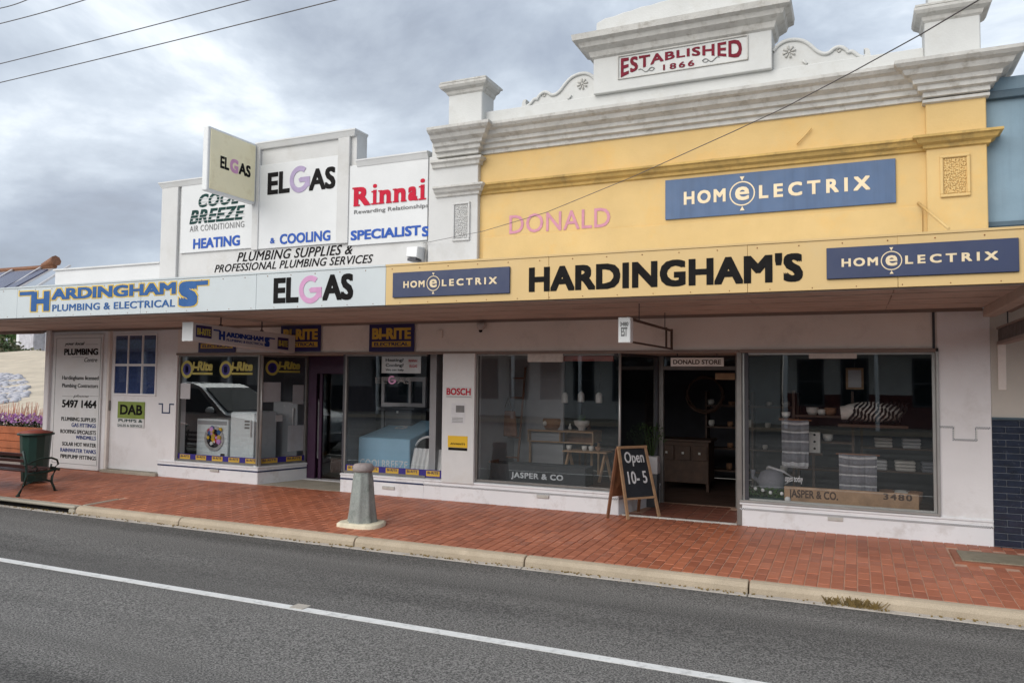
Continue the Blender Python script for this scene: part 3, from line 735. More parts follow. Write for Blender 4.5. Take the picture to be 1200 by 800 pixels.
bx('lintel', 'shop_wall', lb, dl0-.03, dl1, .0, .25, 2.34, ZS)
bx('doorstep', 'concrete', lb, dl0-.05, dl1+.02, -.06, .2, -.02, .045, bevel=.008)
dr = bx('door', 'shop_wall', lb, dl0+.02, dl1-.01, .05, .09, .05, 2.335, bevel=.004)
bx('door_frame', 'under_wall', lb, dl0-.03, dl0+.02, .0, .12, .045, 2.34, bevel=.004)
pzb = [at(136, 460.5, .04).z, at(136, 429, .04).z, at(136, 426, .04).z, at(135, 393.5, .04).z]
px_ = [(134.5, 148.5), (151, 165), (168, 181.5)]
g = MB()
for (a, b) in px_:
    xa, xb = at(a, 430, .04).x, at(b, 430, .04).x
    for z0, z1 in ((pzb[0], pzb[1]), (pzb[2], pzb[3])):
        bx('pane', 'door_glass', dr, xa, xb, .038, .042, z0, z1)
        bx('curtain', 'curtain_blue', dr, xa, xb, .044, .048, z0, z1)
fx0, fx1 = at(134.5, 430, .03).x-.03, at(181.5, 430, .03).x+.03
fr = MB()
for z in (pzb[0]-.035, (pzb[1]+pzb[2])/2-.015, pzb[3]): fr.box(fx0, fx1, .03, .05, z, z+(.03 if z != pzb[0]-.035 else .035))
for q in (fx0, (at(148.5, 430, .04).x+at(151, 430, .04).x)/2-.012, (at(165, 430, .04).x+at(168, 430, .04).x)/2-.012, fx1-.03): fr.box(q, q+.026, .032, .05, pzb[0]-.03, pzb[3]+.02)
fr.build('glazing_bars', 'shop_wall', dr, bevel=.003)
MB().box(at(125.6, 480, .03).x, at(128.6, 480, .03).x, .02, .05, at(126, 481, .03).z, at(126, 469, .03).z).build('handle', 'metal_frame', dr, bevel=.004)
# painted sign board
x0, x1, z0, z1 = rectpx(65.5, 392.5, 547, 120.5, -.0)
psb = thing('plumbing_sign', 'tall white hand painted board headed PLUMBING left of the panelled door', 'sign', (x0, -.03, z0))
bx('board', 'sign_white', psb, x0, x1-.02, -.03, -.001, z0, z1, bevel=.004)
bd = MB(); a0, a1, b0, b1 = x0+.07, x1-.05, z0+.08, z1-.06
for q in ((a0, a1, b1-.006, b1), (a0, a1, b0, b0+.006), (a0, a0+.006, b0, b1), (a1-.006, a1, b0, b1)): bd.box(q[0], q[1], -.0325, -.030, q[2], q[3])
bd.build('border_line', 'grey_letter', psb)
def stxt(s, mt, pl, pt, pb, pr, **k): return letters(s, mt, psb, frontpx(pl, pt, pb, pr, -.032), extrude=.002, **k)
stxt('your local', 'black_letter', 76, 401, 405.5, 99, shear=.3, bold=.01)
stxt('PLUMBING', 'black_letter', 75.5, 408.5, 416, 115, bold=.035)
stxt('Centre', 'black_letter', 99, 419, 424, 114, shear=.3)
stxt('Hardinghams licensed', 'black_letter', 73, 440, 446, 115.5, bold=.005)
stxt('Plumbing Contractors', 'black_letter', 73, 449, 455, 115, bold=.005)
stxt('phone', 'black_letter', 86, 462, 466, 104, shear=.3)
stxt('5497 1464', 'black_letter', 73, 468, 477, 113, bold=.03)
for i, (s, c, l) in enumerate((('PLUMBING SUPPLIES', 'black_letter', 72), ('GAS FITTINGS', 'navy_letter', 84), ('ROOFING SPECIALISTS', 'black_letter', 71), ('WINDMILLS', 'navy_letter', 89), ('SOLAR HOT WATER', 'black_letter', 73), ('RAINWATER TANKS', 'navy_letter', 71), ('PIPE/PUMP FITTINGS', 'black_letter', 71))):
    y = 488+i*7.25; stxt(s, c, l, y, y+4.6, 112.5, bold=.01)
ln = MB()
for (pl, pr, py) in ((101, 115, 403.5), (84, 98, 418.5), (73, 85, 464), (105, 115, 464)):
    a = at(pl, py, -.032); b = at(pr, py, -.032); ln.box(a.x, b.x, -.0325, -.030, a.z-.002, a.z+.003)
ln.build('rule_lines', 'grey_letter', psb)
# DAB sign on the door
x0, x1, z0, z1 = rectpx(138.8, 470, 489.5, 169.5, .045)
dab = thing('pump_sign', 'small green and yellow DAB sticker sign on the white panelled door', 'sign', (x0, .05, z0))
bx('board', 'dab_green', dab, x0, x1, .036, .0495, z0, z1)
letters('DAB', 'black_letter', dab, front(x0+.06, x1-.04, z0+.06, z1-.05, .035), bold=.03)
x2, x3, z2, z3 = rectpx(139, 490, 500, 169, .045)
bx('lower_strip', 'sign_white', dab, x0, x1, .036, .0495, z2, z0-.002)
letters('PUMPS &', 'green_letter', dab, front(x0+.03, x1-.03, z0-.06, z0-.012, .035), bold=.02)
letters('SALES & SERVICE', 'green_letter', dab, front(x0+.01, x1-.03, z2+.01, z2+.05, .035), bold=.01)
# ================================================================ SHOP FRONT
# x positions of glazing
W1a, W1b = at(206, 480).x, -8.15
S1 = (-7.90, .82)                 # back of left splay
D1b = -7.28
W2a, W2b = at(402.5, 480).x, at(519, 490).x
P2b = at(556.5, 490).x
W3b = -2.60
S3 = (-2.36, 1.12)
D2b = -1.40
W4a, W4b = at(870, 500).x, at(1097, 500).x
ZR = .235                          # top of the stallriser
ZG = .275
# walls under the awning
bx('wall', 'shop_wall', wb, dl1, W1a, 0, .2, .0, ZS, bevel=.003)
bx('header_wall', 'under_wall', wb, W1a, XB, .0, .2, ZH, ZS)
bx('header_wall', 'under_wall', hb, XB, W4b+.05, .0, .2, ZH, ZS)
bx('wall', 'shop_wall', hb, W4b+.02, XR, -.006, .2, .0, ZS, bevel=.003)
bx('sign_pillar', 'sign_white', hb, W2b, P2b, -.025, .18, ZR, ZH+.0, bevel=.004)
js = MB(); jx0 = at(1094, 390).x; js.box(jx0-.012, jx0+.012, -.014, .0, ZH+.02, ZS); js.build('dark_joint', 'dark_frame', hb)
# soffit line cornice piece along wall
def riser(parent, pts, top=ZR):
    """white stallriser along the polyline, with sloping sill and mosaic line"""
    for (a, b) in zip(pts, pts[1:]):
        a = Vector((*a, 0)); b = Vector((*b, 0)); d = (b-a).normalized(); n = Vector((d.y, -d.x, 0))
        t = .12
        P = [a, b, b-n*t, a-n*t]
        MB().hexa([(p.x, p.y, -.05) for p in P]+[(p.x, p.y, top) for p in P]).build('stallriser', 'riser_white', parent, bevel=.006)
        Q = [a+n*.012, b+n*.012, b-n*t, a-n*t]
        MB().hexa([(p.x, p.y, top+.001) for p in Q]+[(Q[0].x, Q[0].y, top+.022), (Q[1].x, Q[1].y, top+.022), (Q[2].x, Q[2].y, ZG), (Q[3].x, Q[3].y, ZG)]).build('sill', 'riser_white' if top < .3 else 'metal_frame', parent, bevel=.003)
        mosaic(parent, a+n*.001, b+n*.001, .175, .197, n)
def mosaic(parent, a, b, z0, z1, n):
    d = b-a; L_ = d.length; d.normalize()
    def q(mb, s0, s1, zz0, zz1, o):
        p = [a+d*s0, a+d*s1]
        mb.hexa([(p[0].x, p[0].y, zz0), (p[1].x, p[1].y, zz0), (p[1].x+n.x*o, p[1].y+n.y*o, zz0), (p[0].x+n.x*o, p[0].y+n.y*o, zz0), (p[0].x, p[0].y, zz1), (p[1].x, p[1].y, zz1), (p[1].x+n.x*o, p[1].y+n.y*o, zz1), (p[0].x+n.x*o, p[0].y+n.y*o, zz1)])
    w = MB(); q(w, .0, L_, z0, z1, .003)
    mo = w.build('mosaic_band', 'mosaic_white' if parent is hb else 'mosaic_blue', parent)
    if True:
        t = MB(); s = .011; k = 0; x = .0
        rows = max(1, round((z1-z0)/s)); s = (z1-z0)/rows
        nn = int(L_/s)
        for i in range(nn):
            for r in range(rows):
                if (i//1+r) % 2 == 0 or r == rows//2 and rows % 2: q(t, i*s+.001, (i+1)*s-.001, z0+r*s+.0008, z0+(r+1)*s-.0008, .0045)
        t.build('mosaic_tiles', 'mosaic_blue', mo, kind='stuff')
riser(wb, [(dl1+.0, -.004), (W1b, -.004), S1])
riser(wb, [(W2a-.03, -.004), (XB, -.004)])
riser(hb, [(XB, -.004), (W3b, -.004), S3])
riser(hb, [(W4a-.03, -.012), (XR, -.012)])
fn = Vector((0, -1, 0))
def greek(parent, pts, Y):
    for (a, b) in zip(pts, pts[1:]):
        if abs(a[0]-b[0]) > .01: mosaic(parent, Vector((a[0], Y, 0)), Vector((b[0], Y, 0)), a[1]-.011, a[1]+.011, fn)
        else: mosaic(parent, Vector((a[0]-.011, Y, 0)), Vector((a[0]+.011, Y, 0)), min(a[1], b[1])+.0112, max(a[1], b[1])-.0112, fn)
gx = [at(1099, 500).x, at(1117.5, 507).x, at(1144, 508).x, XR-.01]
greek(hb, [(gx[0], 1.165), (gx[1]+.011, 1.165)], -.007)
greek(hb, [(gx[1], 1.165), (gx[1], 1.04)], -.007)
greek(hb, [(gx[1]-.011, 1.04), (gx[2]+.011, 1.04)], -.007)
greek(hb, [(gx[2], 1.165), (gx[2], 1.04)], -.007)
greek(hb, [(gx[2]-.011, 1.165), (gx[3], 1.165)], -.007)
gx = [at(186, 475).x, at(190.5, 475).x, at(199, 475).x, at(204, 475).x]
greek(wb, [(gx[0], 1.15), (gx[1]+.011, 1.15)], -.001)
greek(wb, [(gx[1], 1.15), (gx[1], 1.01)], -.001)
greek(wb, [(gx[1]-.011, 1.01), (gx[2]+.011, 1.01)], -.001)
greek(wb, [(gx[2], 1.15), (gx[2], 1.01)], -.001)
greek(wb, [(gx[2]-.011, 1.15), (gx[3], 1.15)], -.001)
# little wall vents and maker's plates on the riser
for par, (pl, py, w_) in ((wb, (246, 552, 10)), (wb, (448, 572, 14)), (hb, (629, 582, 14)), (hb, (970, 608, 18))):
    a = at(pl, py-3, -.016); b = at(pl+w_, py, -.016)
    v_ = MB().box(a.x, b.x, -.024, -.004, a.z-.04, a.z); v_.build('wall_vent', 'weathered_trim', par, bevel=.003)
# window frames and panes
def window(parent, a, b, glass='shop_glass', pane='pane', z0=ZG, z1=ZH, post0=True, post1=True, mt='metal_frame', w=.028):
    a = Vector((*a, 0)); b = Vector((*b, 0)); d = (b-a).normalized(); n = Vector((d.y, -d.x, 0))
    root = MB()
    A = a-n*.045; B = b-n*.045
    root.bar((A.x, A.y, z0+.012), (B.x, B.y, z0+.012), .04, .024); root.bar((A.x, A.y, z1-.014), (B.x, B.y, z1-.014), .04, .028)
    if post0: root.bar((A+d*w/2).to_3d()+Vector((0, 0, z0+.02)), (A+d*w/2)+Vector((0, 0, z1-.02)), .045, w, up=(d.x, d.y, 0))
    if post1: root.bar((B-d*w/2).to_3d()+Vector((0, 0, z0+.02)), (B-d*w/2)+Vector((0, 0, z1-.02)), .045, w, up=(d.x, d.y, 0))
    fo = root.build('window_frame', mt, parent)
    p = MB(); t = .004
    A2, B2 = A+d*.012, B-d*.012
    p.quad((A2.x, A2.y, z0+.02), (B2.x, B2.y, z0+.02), (B2.x, B2.y, z1-.02), (A2.x, A2.y, z1-.02))
    p.build('pane', glass, fo)
    return fo
win1 = window(wb, (W1a+.01, 0), (W1b, 0), glass='mirror_shop_glass')
win1b = window(wb, (W1b, 0), S1)
win2 = window(wb, (W2a, 0), (XB, 0), post1=False)
win3 = window(hb, (P2b, 0), (W3b, 0), mt='metal_frame', post1=False)
win3b = window(hb, (W3b, 0), S3, mt='dark_frame', post0=False)
win4 = window(hb, (W4a, 0), (W4b, 0), mt='alu_frame')
MB().tube([(W3b, .045, ZG), (W3b, .045, ZH-.01)], .016, 8).build('corner_post', 'alu_frame', hb)
MB().tube([(W1b, .045, ZG), (W1b, .045, ZH-.01)], .018, 8).build('corner_post', 'alu_frame', wb)
# deep reveals of the right window
MB().box(W4b+.003, W4b+.03, -.03, .1, ZG-.02, ZH+.03).build('window_architrave', 'alu_frame', hb, bevel=.004)
MB().box(W4a-.03, W4b+.03, -.03, .02, ZH-.005, ZH+.03).build('window_architrave', 'soffit_trim', hb, bevel=.004)
MB().box(W1a-.01, XB, -.022, .0, ZH-.005, ZH+.028).build('head_rail', 'soffit_trim', wb, bevel=.003)
MB().box(XB, W4a-.035, -.022, .0, ZH-.005, ZH+.028).build('head_rail', 'soffit_trim', hb, bevel=.003)
MB().box(W4a-.03, W4b+.02, -.035, .02, ZG-.012, ZG+.012).build('window_sill', 'alu_frame', hb, bevel=.004)
# bits of blind plate at window heads
for par, (pl, pt, pb, pr), f in ((win3, (619, 414.5, 424, 660), hb), (win4, (948, 414, 420, 1004), hb)):
    x0, x1, z0, z1 = rectpx(pl, pt, pb, pr, .03); bx('head_plate', 'cushion_cream', par, x0, x1, .01, .04, z0, z1)
x0, x1, z0, z1 = rectpx(660, 417, 423, 718, .05); bx('blind_roll', 'bin_lid', win3, x0, x1, .06, .1, z0, z1)
# recess ceilings, door 1
def recess_ceiling(par, pts): MB().prism([], 0, 0) if 0 else None
for par, P in ((wb, [(W1b-.1, 0.2), (W2a+.1, .2), (W2a+.1, .95), (S1[0]-.1, .95)]), (hb, [(W3b-.1, .2), (W4a+.1, .2), (W4a+.1, 1.4), (S3[0]-.2, 1.4)])):
    mb = MB(); mb.hexa([(x, y, ZH+.005) for x, y in P]+[(x, y, ZH+.03) for x, y in P]); mb.build('recess_ceiling', 'soffit', par)
YD1 = .82
d1 = bx('shop_door', 'purple_paint', wb, S1[0]+.0, S1[0]+.15, YD1, YD1+.05, .02, ZH, label='dark purple shop door frame of the appliance shop')
bx('transom_panel', 'purple_paint', d1, S1[0]+.15, D1b+.35, YD1, YD1+.04, 1.66, ZH)
bx('door_stile', 'purple_paint', d1, S1[0]+.19, S1[0]+.24, YD1+.03, YD1+.07, .02, 1.655)
bx('pane', 'door_glass', d1, S1[0]+.24, D1b+.3, YD1+.05, YD1+.054, .05, 1.65)
bx('threshold', 'sign_grey', wb, S1[0]-.02, W2a+.0, YD1-.06, YD1+.1, -.02, .02, bevel=.004)
bx('recess_floor', 'concrete', wb, W1b-.3, W2a+.0, -.003, YD1-.06, -.06, .002)
MB().hexa([(W2a-.005, .0, .0), (W2a+.03, .0, .0), (W2a-.26, YD1, .0), (W2a-.30, YD1, .0), (W2a-.005, .0, ZH), (W2a+.03, .0, ZH), (W2a-.26, YD1, ZH), (W2a-.30, YD1, ZH)][:0] or [(W2a-.03, .02, -.02), (W2a+.0, .02, -.02), (W2a-.0, YD1, -.02), (W2a-.03, YD1, -.02), (W2a-.03, .02, ZH), (W2a+.0, .02, ZH), (W2a-.0, YD1, ZH), (W2a-.03, YD1, ZH)]).build('side_return', 'dark_frame', wb)
# door 2 (open dark doorway)
YD2 = 1.15
fr2 = MB(); dxl = S3[0]-.0
fr2.box(dxl-.03, dxl+.035, YD2, YD2+.07, .0, ZH); fr2.box(D2b, D2b+.05, YD2, YD2+.07, .0, ZH)
fr2.box(dxl+.035, D2b, YD2, YD2+.06, 1.75, 1.80)
dfr = fr2.build('door_frame', 'metal_frame', hb, bevel=.003)
bx('transom_pane', 'door_glass', dfr, dxl+.035, D2b, YD2+.03, YD2+.034, 1.80, ZH)
x0, x1, z0, z1 = rectpx(786, 419, 429, 848, .3)
tsn = thing('door_sign', 'narrow weathered brown name board over the open shop doorway', 'sign', (x0, .3, z0))
bx('board', 'under_wall', tsn, x0, x1, .30, .32, z0, z1)
letters('DONALD STORE', 'wood_dark', tsn, front(x0+.03, x1-.03, z0+.025, z1-.025, .299), bold=.03)
for xx in (x0+.08, x1-.08): MB().bar((xx, .31, z1), (xx, .31, ZH+.005), .01).build('hanger', 'dark_frame', tsn)
x0, x1, z0, z1 = rectpx(838, 437, 444.5, 861, 1.1)
bx('stay_plate', 'wood_light', dfr, x0, x1, 1.11, 1.14, z0, z1)
# right side of recess: glass return & frame
MB().hexa([(W4a-.01, .03, .0), (W4a+.02, .03, .0), (D2b+.05, YD2, .0), (D2b+.02, YD2, .0), (W4a-.01, .03, ZG), (W4a+.02, .03, ZG), (D2b+.05, YD2, ZG), (D2b+.02, YD2, ZG)]).build('stallriser', 'riser_white', hb)
window(hb, (D2b+.05, YD2), (W4a, .0), mt='dark_frame')
MB().box(W4a-.06, W4a-.005, -.015, .04, .0, ZH).build('door_jamb', 'metal_frame', hb, bevel=.003)
# tiled recess floor
tf = thing('entry_floor', None, None, (-1.9, .5, 0), kind='structure')
MB().hexa([(W3b-.02, .0, -.06), (W4a+.02, .0, -.06), (D2b+.05, YD2+.1, -.06), (S3[0], YD2+.1, -.06), (W3b-.02, .0, -.006), (W4a+.02, .0, -.006), (D2b+.05, YD2+.1, -.002), (S3[0], YD2+.1, -.002)]).build('tile_bed', 'bed_mortar', tf)
for i in range(8):
    for j in range(6):
        xa = W3b+.04+i*.185; ya = .045+j*.185
        lim0 = W3b+.02+(ya)*(S3[0]-W3b)/YD2; lim1 = W4a-.02-(ya+.18)*(W4a-D2b)/YD2
        if xa > lim0-.02 and xa+.18 < lim1+.12: bx('tile', 'tile_floor', tf, max(xa, lim0)+.004, min(xa+.18, lim1+.04), ya, ya+.178, -.02, .003, bevel=.003)
bx('threshold_strip', 'weathered_trim', tf, W3b+.04, W4a-.065, -.002, .04, -.02, .012, bevel=.003)
# ================================================================ INTERIORS
inr = thing('shop_interior', None, None, (-4, 3, 0), kind='structure')
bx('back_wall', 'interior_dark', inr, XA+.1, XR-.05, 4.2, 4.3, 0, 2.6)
bx('ceiling', 'interior_wall', inr, XA+.1, XR-.05, .21, 4.2, 2.45, 2.5)
bx('floor', 'interior_floor', inr, XA+.1, XR-.05, 1.3, 4.2, -.06, -.005)
bx('party_wall', 'interior_wall', inr, XB-.05, XB+.05, .21, 4.2, 0, 2.45)
bx('party_wall', 'interior_wall', inr, XR-.15, XR-.05, .21, 4.2, 0, 2.45)
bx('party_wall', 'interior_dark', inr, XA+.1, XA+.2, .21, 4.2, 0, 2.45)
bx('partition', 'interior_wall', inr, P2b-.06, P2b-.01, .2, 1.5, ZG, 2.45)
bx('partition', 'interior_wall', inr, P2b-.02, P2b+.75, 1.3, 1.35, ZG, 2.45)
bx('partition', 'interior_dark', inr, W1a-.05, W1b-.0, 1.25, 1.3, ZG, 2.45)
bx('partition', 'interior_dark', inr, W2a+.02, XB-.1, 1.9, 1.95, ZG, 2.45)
for a, b, y1 in ((W1a, W1b, 1.2), (W2a+.03, XB-.05, 1.9), (P2b, W3b, 1.2), (W4a, W4b, 1.1)):
    bx('window_platform', 'interior_floor', inr, a, b, .12, y1, .1, .262)
# right shop: dado and grey upper wall
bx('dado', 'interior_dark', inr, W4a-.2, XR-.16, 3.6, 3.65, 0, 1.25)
# ================================================================ AWNING
YF = -2.30
ZF0, ZF1 = 2.353, 2.755
aw = thing('awning', 'long street awning with white and yellow painted fascia over the footpath', 'awning', (-4, YF, ZF0))
XF = at(452, 335, YF).x
XE = 3.2
aws = -16.5
wj = [aws, -13.0, at(-60, 350, YF).x, at(118, 350, YF).x, at(262, 350, YF).x, XF]
wj = [aws, -12.6, -10.3, at(165, 350, YF).x, at(300, 350, YF).x, XF]
for a, b in zip(wj, wj[1:]): bx('fascia_panel', 'white_fascia', aw, a+.0015, b-.0015, YF, YF+.025, ZF0, ZF1, bevel=.002)
yj = [XF, at(643, 320, YF).x, at(876, 310, YF).x, at(1052, 300, YF).x, XE]
for a, b in zip(yj, yj[1:]): bx('fascia_panel', 'yellow_fascia', aw, a+.0015, b-.0015, YF, YF+.025, ZF0, ZF1, bevel=.002)
bx('fascia_trim', 'white_fascia', aw, aws, XF-.002, YF-.008, YF+.03, ZF1+.001, ZF1+.02)
bx('fascia_trim', 'yellow_fascia', aw, XF, XE, YF-.008, YF+.03, ZF1+.001, ZF1+.02)
bx('drip_edge', 'soffit_trim', aw, aws, XE, YF+.027, YF+.05, ZF0-.012, ZF0+.05)
so2 = MB()
xx = aws; k = 0
while xx < XR-.02:
    nxx = min(xx+1.2, XR-.01)
    MB().hexa([(xx+.003, YF+.05, ZF0+.012), (nxx-.003, YF+.05, ZF0+.012), (nxx-.003, -.0, ZS+.004), (xx+.003, -.0, ZS+.004), (xx+.003, YF+.05, ZF0+.022), (nxx-.003, YF+.05, ZF0+.022), (nxx-.003, -.0, ZS+.014), (xx+.003, -.0, ZS+.014)]).build('soffit_sheet', 'soffit', aw)
    xx = nxx
for yb in (-1.7, -1.15, -.6): bx('batten', 'soffit', aw, aws, XR-.02, yb-.02, yb+.02, ZF0+.004+(yb-YF)*.006, ZF0+.02+(yb-YF)*.006)
bx('wall_bead', 'soffit_trim', aw, XL-.2, XR-.06, -.03, -.001, ZS-.03, ZS+.003)
bx('awning_beam', 'soffit', aw, XR-.055, XR+.06, YF+.05, .0, ZS-.09, ZF0+.02, bevel=.005)
bx('end_beam', 'soffit_trim', aw, XR+.14, XR+.19, YF+.05, -.02, ZS-.05, ZS-.002)
bx('roof_sheet', 'silver', aw, aws, XE, YF+.03, -.08, ZF1-.08, ZF1-.06)
bx('lot_edge_beam', 'soffit_trim', aw, aws, XL-.22, -.06, .0, ZS-.05, ZS+.09)
# nails on fascia edge
nl = MB()
for i in range(60):
    x = aws+i*(XE-aws)/60; nl.sphere((x, YF-.002, ZF1-.03), .006, 5, 3); nl.sphere((x+.1, YF-.002, ZF0+.02), .005, 5, 3)
nl.build('fixing_nails', 'rust', aw, kind='stuff')
def ftxt(s, mt, pl, pt, pb, pr, dy=0, **k): return letters(s, mt, aw, frontpx(pl, pt, pb, pr, YF-.001-dy), extrude=.002, **k)
# Hardinghams logo, gold outline under blue
def logo(s, pl, pt, pb, pr, bo=.02, grow=1.1):
    ftxt(s, 'logo_gold', pl-grow, pt-grow, pb+grow, pr+grow, 0, bold=bo+.05, label='gold outline of the fascia logo')
    ftxt(s, 'logo_blue', pl, pt, pb, pr, .003, bold=bo, label='blue letters of the fascia logo')
logo('H', 37, 342, 365, 58, .06)
logo('ARDINGHAM', 61, 338.5, 351.5, 206, .045)
logo('S', 210, 330, 359.5, 231.5, .07)
def fbar(pl, pt, pb, pr, mt, dy):
    x0, x1, z0, z1 = rectpx(pl, pt, pb, pr, YF); bx('logo_bar', mt, aw, x0, x1, YF-.001-dy, YF-.0005, z0, z1)
fbar(22, 341, 347.5, 40, 'logo_gold', .0015); fbar(23.5, 342.2, 346.5, 40, 'logo_blue', .0047)
fbar(224, 328.5, 335.8, 245.5, 'logo_gold', .0017); fbar(224, 329.6, 334.8, 244, 'logo_blue', .005)
ftxt('PLUMBING & ELECTRICAL', 'logo_blue', 61.5, 357, 365, 205, bold=.02, spacing=1.05)
ftxt('EL', 'black_letter', 321, 326, 355.5, 350, bold=.04)
ftxt('AS', 'black_letter', 378.5, 322, 352.5, 414, bold=.04)
bigG(351, 323.5, 356, 377, YF-.0015, 'pink_letter', aw)
hd = ftxt("HARDINGHAM'S", 'black_letter', 620, 312.5, 342.5, 941, bold=.045, spacing=1.06)
# homelectrix boards
def homesign(pl, pt, pb, pr, Y, mt, label, tx, group):
    x0, x1, z0, z1 = rectpx(pl, pt, pb, pr, Y)
    t = thing('company_sign', label, 'sign', ((x0+x1)/2, Y, z0), group)
    bx('board', mt, t, x0, x1, Y-.02, Y-.001, z0, z1, bevel=.003)
    w_, h_ = x1-x0, z1-z0
    zc = z0+h_*.50; lh = h_*tx[4]
    letters('HOM', 'cream_letter', t, front(x0+w_*tx[0], x0+w_*tx[1], zc-lh/2, zc+lh/2, Y-.0205), extrude=.002, bold=.035, spacing=1.25)
    letters('LECTRIX', 'cream_letter', t, front(x0+w_*tx[2], x0+w_*tx[3], zc-lh/2, zc+lh/2, Y-.0205), extrude=.002, bold=.035, spacing=1.5)
    cx = x0+w_*(tx[1]+tx[2])/2; r = h_*.30
    disc((cx, zc), r, 28, Y-.023, Y-.0205, r*.90).build('emblem_ring', 'cream_letter', t)
    letters('e', 'cream_letter', t, front(cx-r*.55, cx+r*.55, zc-r*.55, zc+r*.55, Y-.0205), extrude=.002, bold=.02)
    a = MB()
    for sg in (1, -1): a.prism([(cx-r*.18, zc+sg*r*1.38), (cx, zc+sg*r*1.04), (cx+r*.18, zc+sg*r*1.38)], Y-.023, Y-.0205)
    a.build('emblem_point', 'cream_letter', t)
homesign(780, 212, 258, 1050, -.005, 'sign_blue_faded', 'faded blue sign board high on the yellow wall above the awning', (.09, .285, .435, .90, .33), 'blue company boards')
homesign(461.5, 320, 349, 598, YF, 'sign_blue', 'small blue sign board at the left end of the yellow awning fascia', (.10, .29, .44, .90, .27), 'blue company boards')
homesign(968.5, 291.3, 327.5, 1194, YF, 'sign_blue', 'dark blue sign board at the right end of the yellow awning fascia', (.085, .285, .43, .90, .27), 'blue company boards')
letters('DONALD', 'faded_pink', hb, frontpx(597, 252.5, 274.5, 715, -.004), bold=.008, spacing=1.05, label='faded pink painted lettering DONALD')
# awning stay rods on the yellow wall
a = at(1076, 238, .0); b = at(1112, 268, -.9)
MB().tube([a, b], .014, 6).build('awning_stay', 'yellow_wall', aw)
a = at(951, 151); MB().tube([(a.x, -.03, a.z), (at(934, 170).x, -.03, at(934, 170).z)], .008, 5).build('wall_bracket', 'yellow_wall', hb)
# ================================================================ NEIGHBOUR RIGHT
nb = thing('blue_neighbour_building', 'blue clad shop next door with glazed dark blue brick base at the right edge', 'building', (2, .1, 0))
bx('upper_cladding', 'blue_cladding', nb, XR+.012, 5, .06, .25, 2.5, 4.50)
bx('cornice_band', 'dark_blue_trim', nb, XR+.012, 5, .0, .26, 4.50, 4.58, bevel=.006)
bx('top_band', 'blue_cladding', nb, XR+.012, 5, .03, .26, 4.583, 4.72, bevel=.006)
bx('lower_trim', 'dark_blue_trim', nb, XR+.012, 5, .03, .1, 3.20, 3.245)
ZB = at(1166, 490).z
bx('wall', 'cream_render', nb, XR+.002, 5, .0, .25, ZB+.012, 2.5)
bx('brick_cap', 'dark_blue_trim', nb, XR+.002, 5, -.015, .2, ZB-.008, ZB+.012)
bx('joint_bed', 'glaze_mortar', nb, XR+.002, 5, .006, .25, -.05, ZB-.008)
bh = .0655; rows = int((ZB)/bh)+1
shb = {}
for r_ in range(rows):
    z0 = ZB-.010-(r_+1)*bh
    for c_ in range(-1, 5):
        x0 = XR+.004+c_*.235+(r_ % 2)*.1175; x1 = x0+.228
        x0 = max(x0, XR+.004)
        if x1-x0 < .05: continue
        L_ = round(x1-x0, 3)
        if L_ not in shb:
            o = MB().box(0, L_, 0, .03, 0, bh-.009).build('brick', 'glaze_brick', nb, bevel=.004); shb[L_] = o
        else:
            o = shb[L_].copy(); C.objects.link(o)
        o.location = Vector((x0, -.004+random.uniform(-.001, .001), z0))
        if o.parent is None: o.parent = nb
for L_, o in shb.items(): pass
# wall strips
x0, x1, z0, z1 = rectpx(1168.5, 400, 457, 1179, 0); bx('wall_plate', 'under_wall', nb, x0, x1, -.012, .0, z0, z1, bevel=.003)
ns = thing('neighbour_hanging_sign', 'dark brown hanging sign under the awning at the far right edge', 'sign', (1.35, -1, 2))
s0 = at(1167, 402, -.05); 
nsx = s0.x+.02
MB().box(nsx, nsx+.06, -1.9, -.05, 2.03, 2.15).build('sign_panel', 'brown_sign', ns, bevel=.004)
MB().box(nsx-.01, nsx+.07, -1.92, -.03, 2.151, 2.17).build('sign_rail', 'soffit_trim', ns)
MB().box(nsx-.01, nsx+.07, -1.92, -.03, 2.0, 2.029).build('sign_rail', 'soffit_trim', ns)
for y_ in (-1.6, -.4): MB().bar((nsx+.03, y_, 2.17), (nsx+.03, y_, ZS), .01).build('hanger', 'dark_frame', ns)
# ================================================================ HANGING / PROJECTING SIGNS
# projecting square sign
es = thing('projecting_gas_sign', 'cream square projecting sign with ELGAS standing out from the parapet', 'sign', (-8.3, -.5, 4.2))
ex = -8.30
p0 = x_ = None
def xpl(px, py, X):
    d = CF*FPX + CR*(px-600) - CU*(py-400); return Vector((0, -DC, EYE))+d*(X/d.x)
ea = xpl(246, 152, ex); eb = xpl(302, 168, ex); ec = xpl(246, 224, ex); ed = xpl(302, 237, ex)
ey0, ey1 = ea.y, min(eb.y, -.03); ez_0, ez_1 = (ec.z+ed.z)/2, (ea.z+eb.z)/2
o = MB().box(ex-.11, ex-.006, ey0-.02, ey1, ez_0-.02, ez_1+.02).build('light_box', 'sign_white', es, bevel=.02, seg=3)
o = MB().box(ex-.008, ex+.004, ey0+.02, ey1-.03, ez_0+.015, ez_1-.015).build('sign_face', 'sign_cream', es, bevel=.006)
def side(y0, y1, z0, z1, X): return lambda u, v, d: (X+d, y0+(y1-y0)*u, z0+(z1-z0)*v)
elg = (ey0+.22*(ey1-ey0), ey0+.86*(ey1-ey0))
hgt = ez_1-ez_0; t0, t1 = ez_0+.40*hgt, ez_0+.60*hgt
w_ = elg[1]-elg[0]
letters('EL', 'black_letter', es, side(elg[0], elg[0]+w_*.28, t0, t1, ex+.0045), bold=.035, extrude=.002)
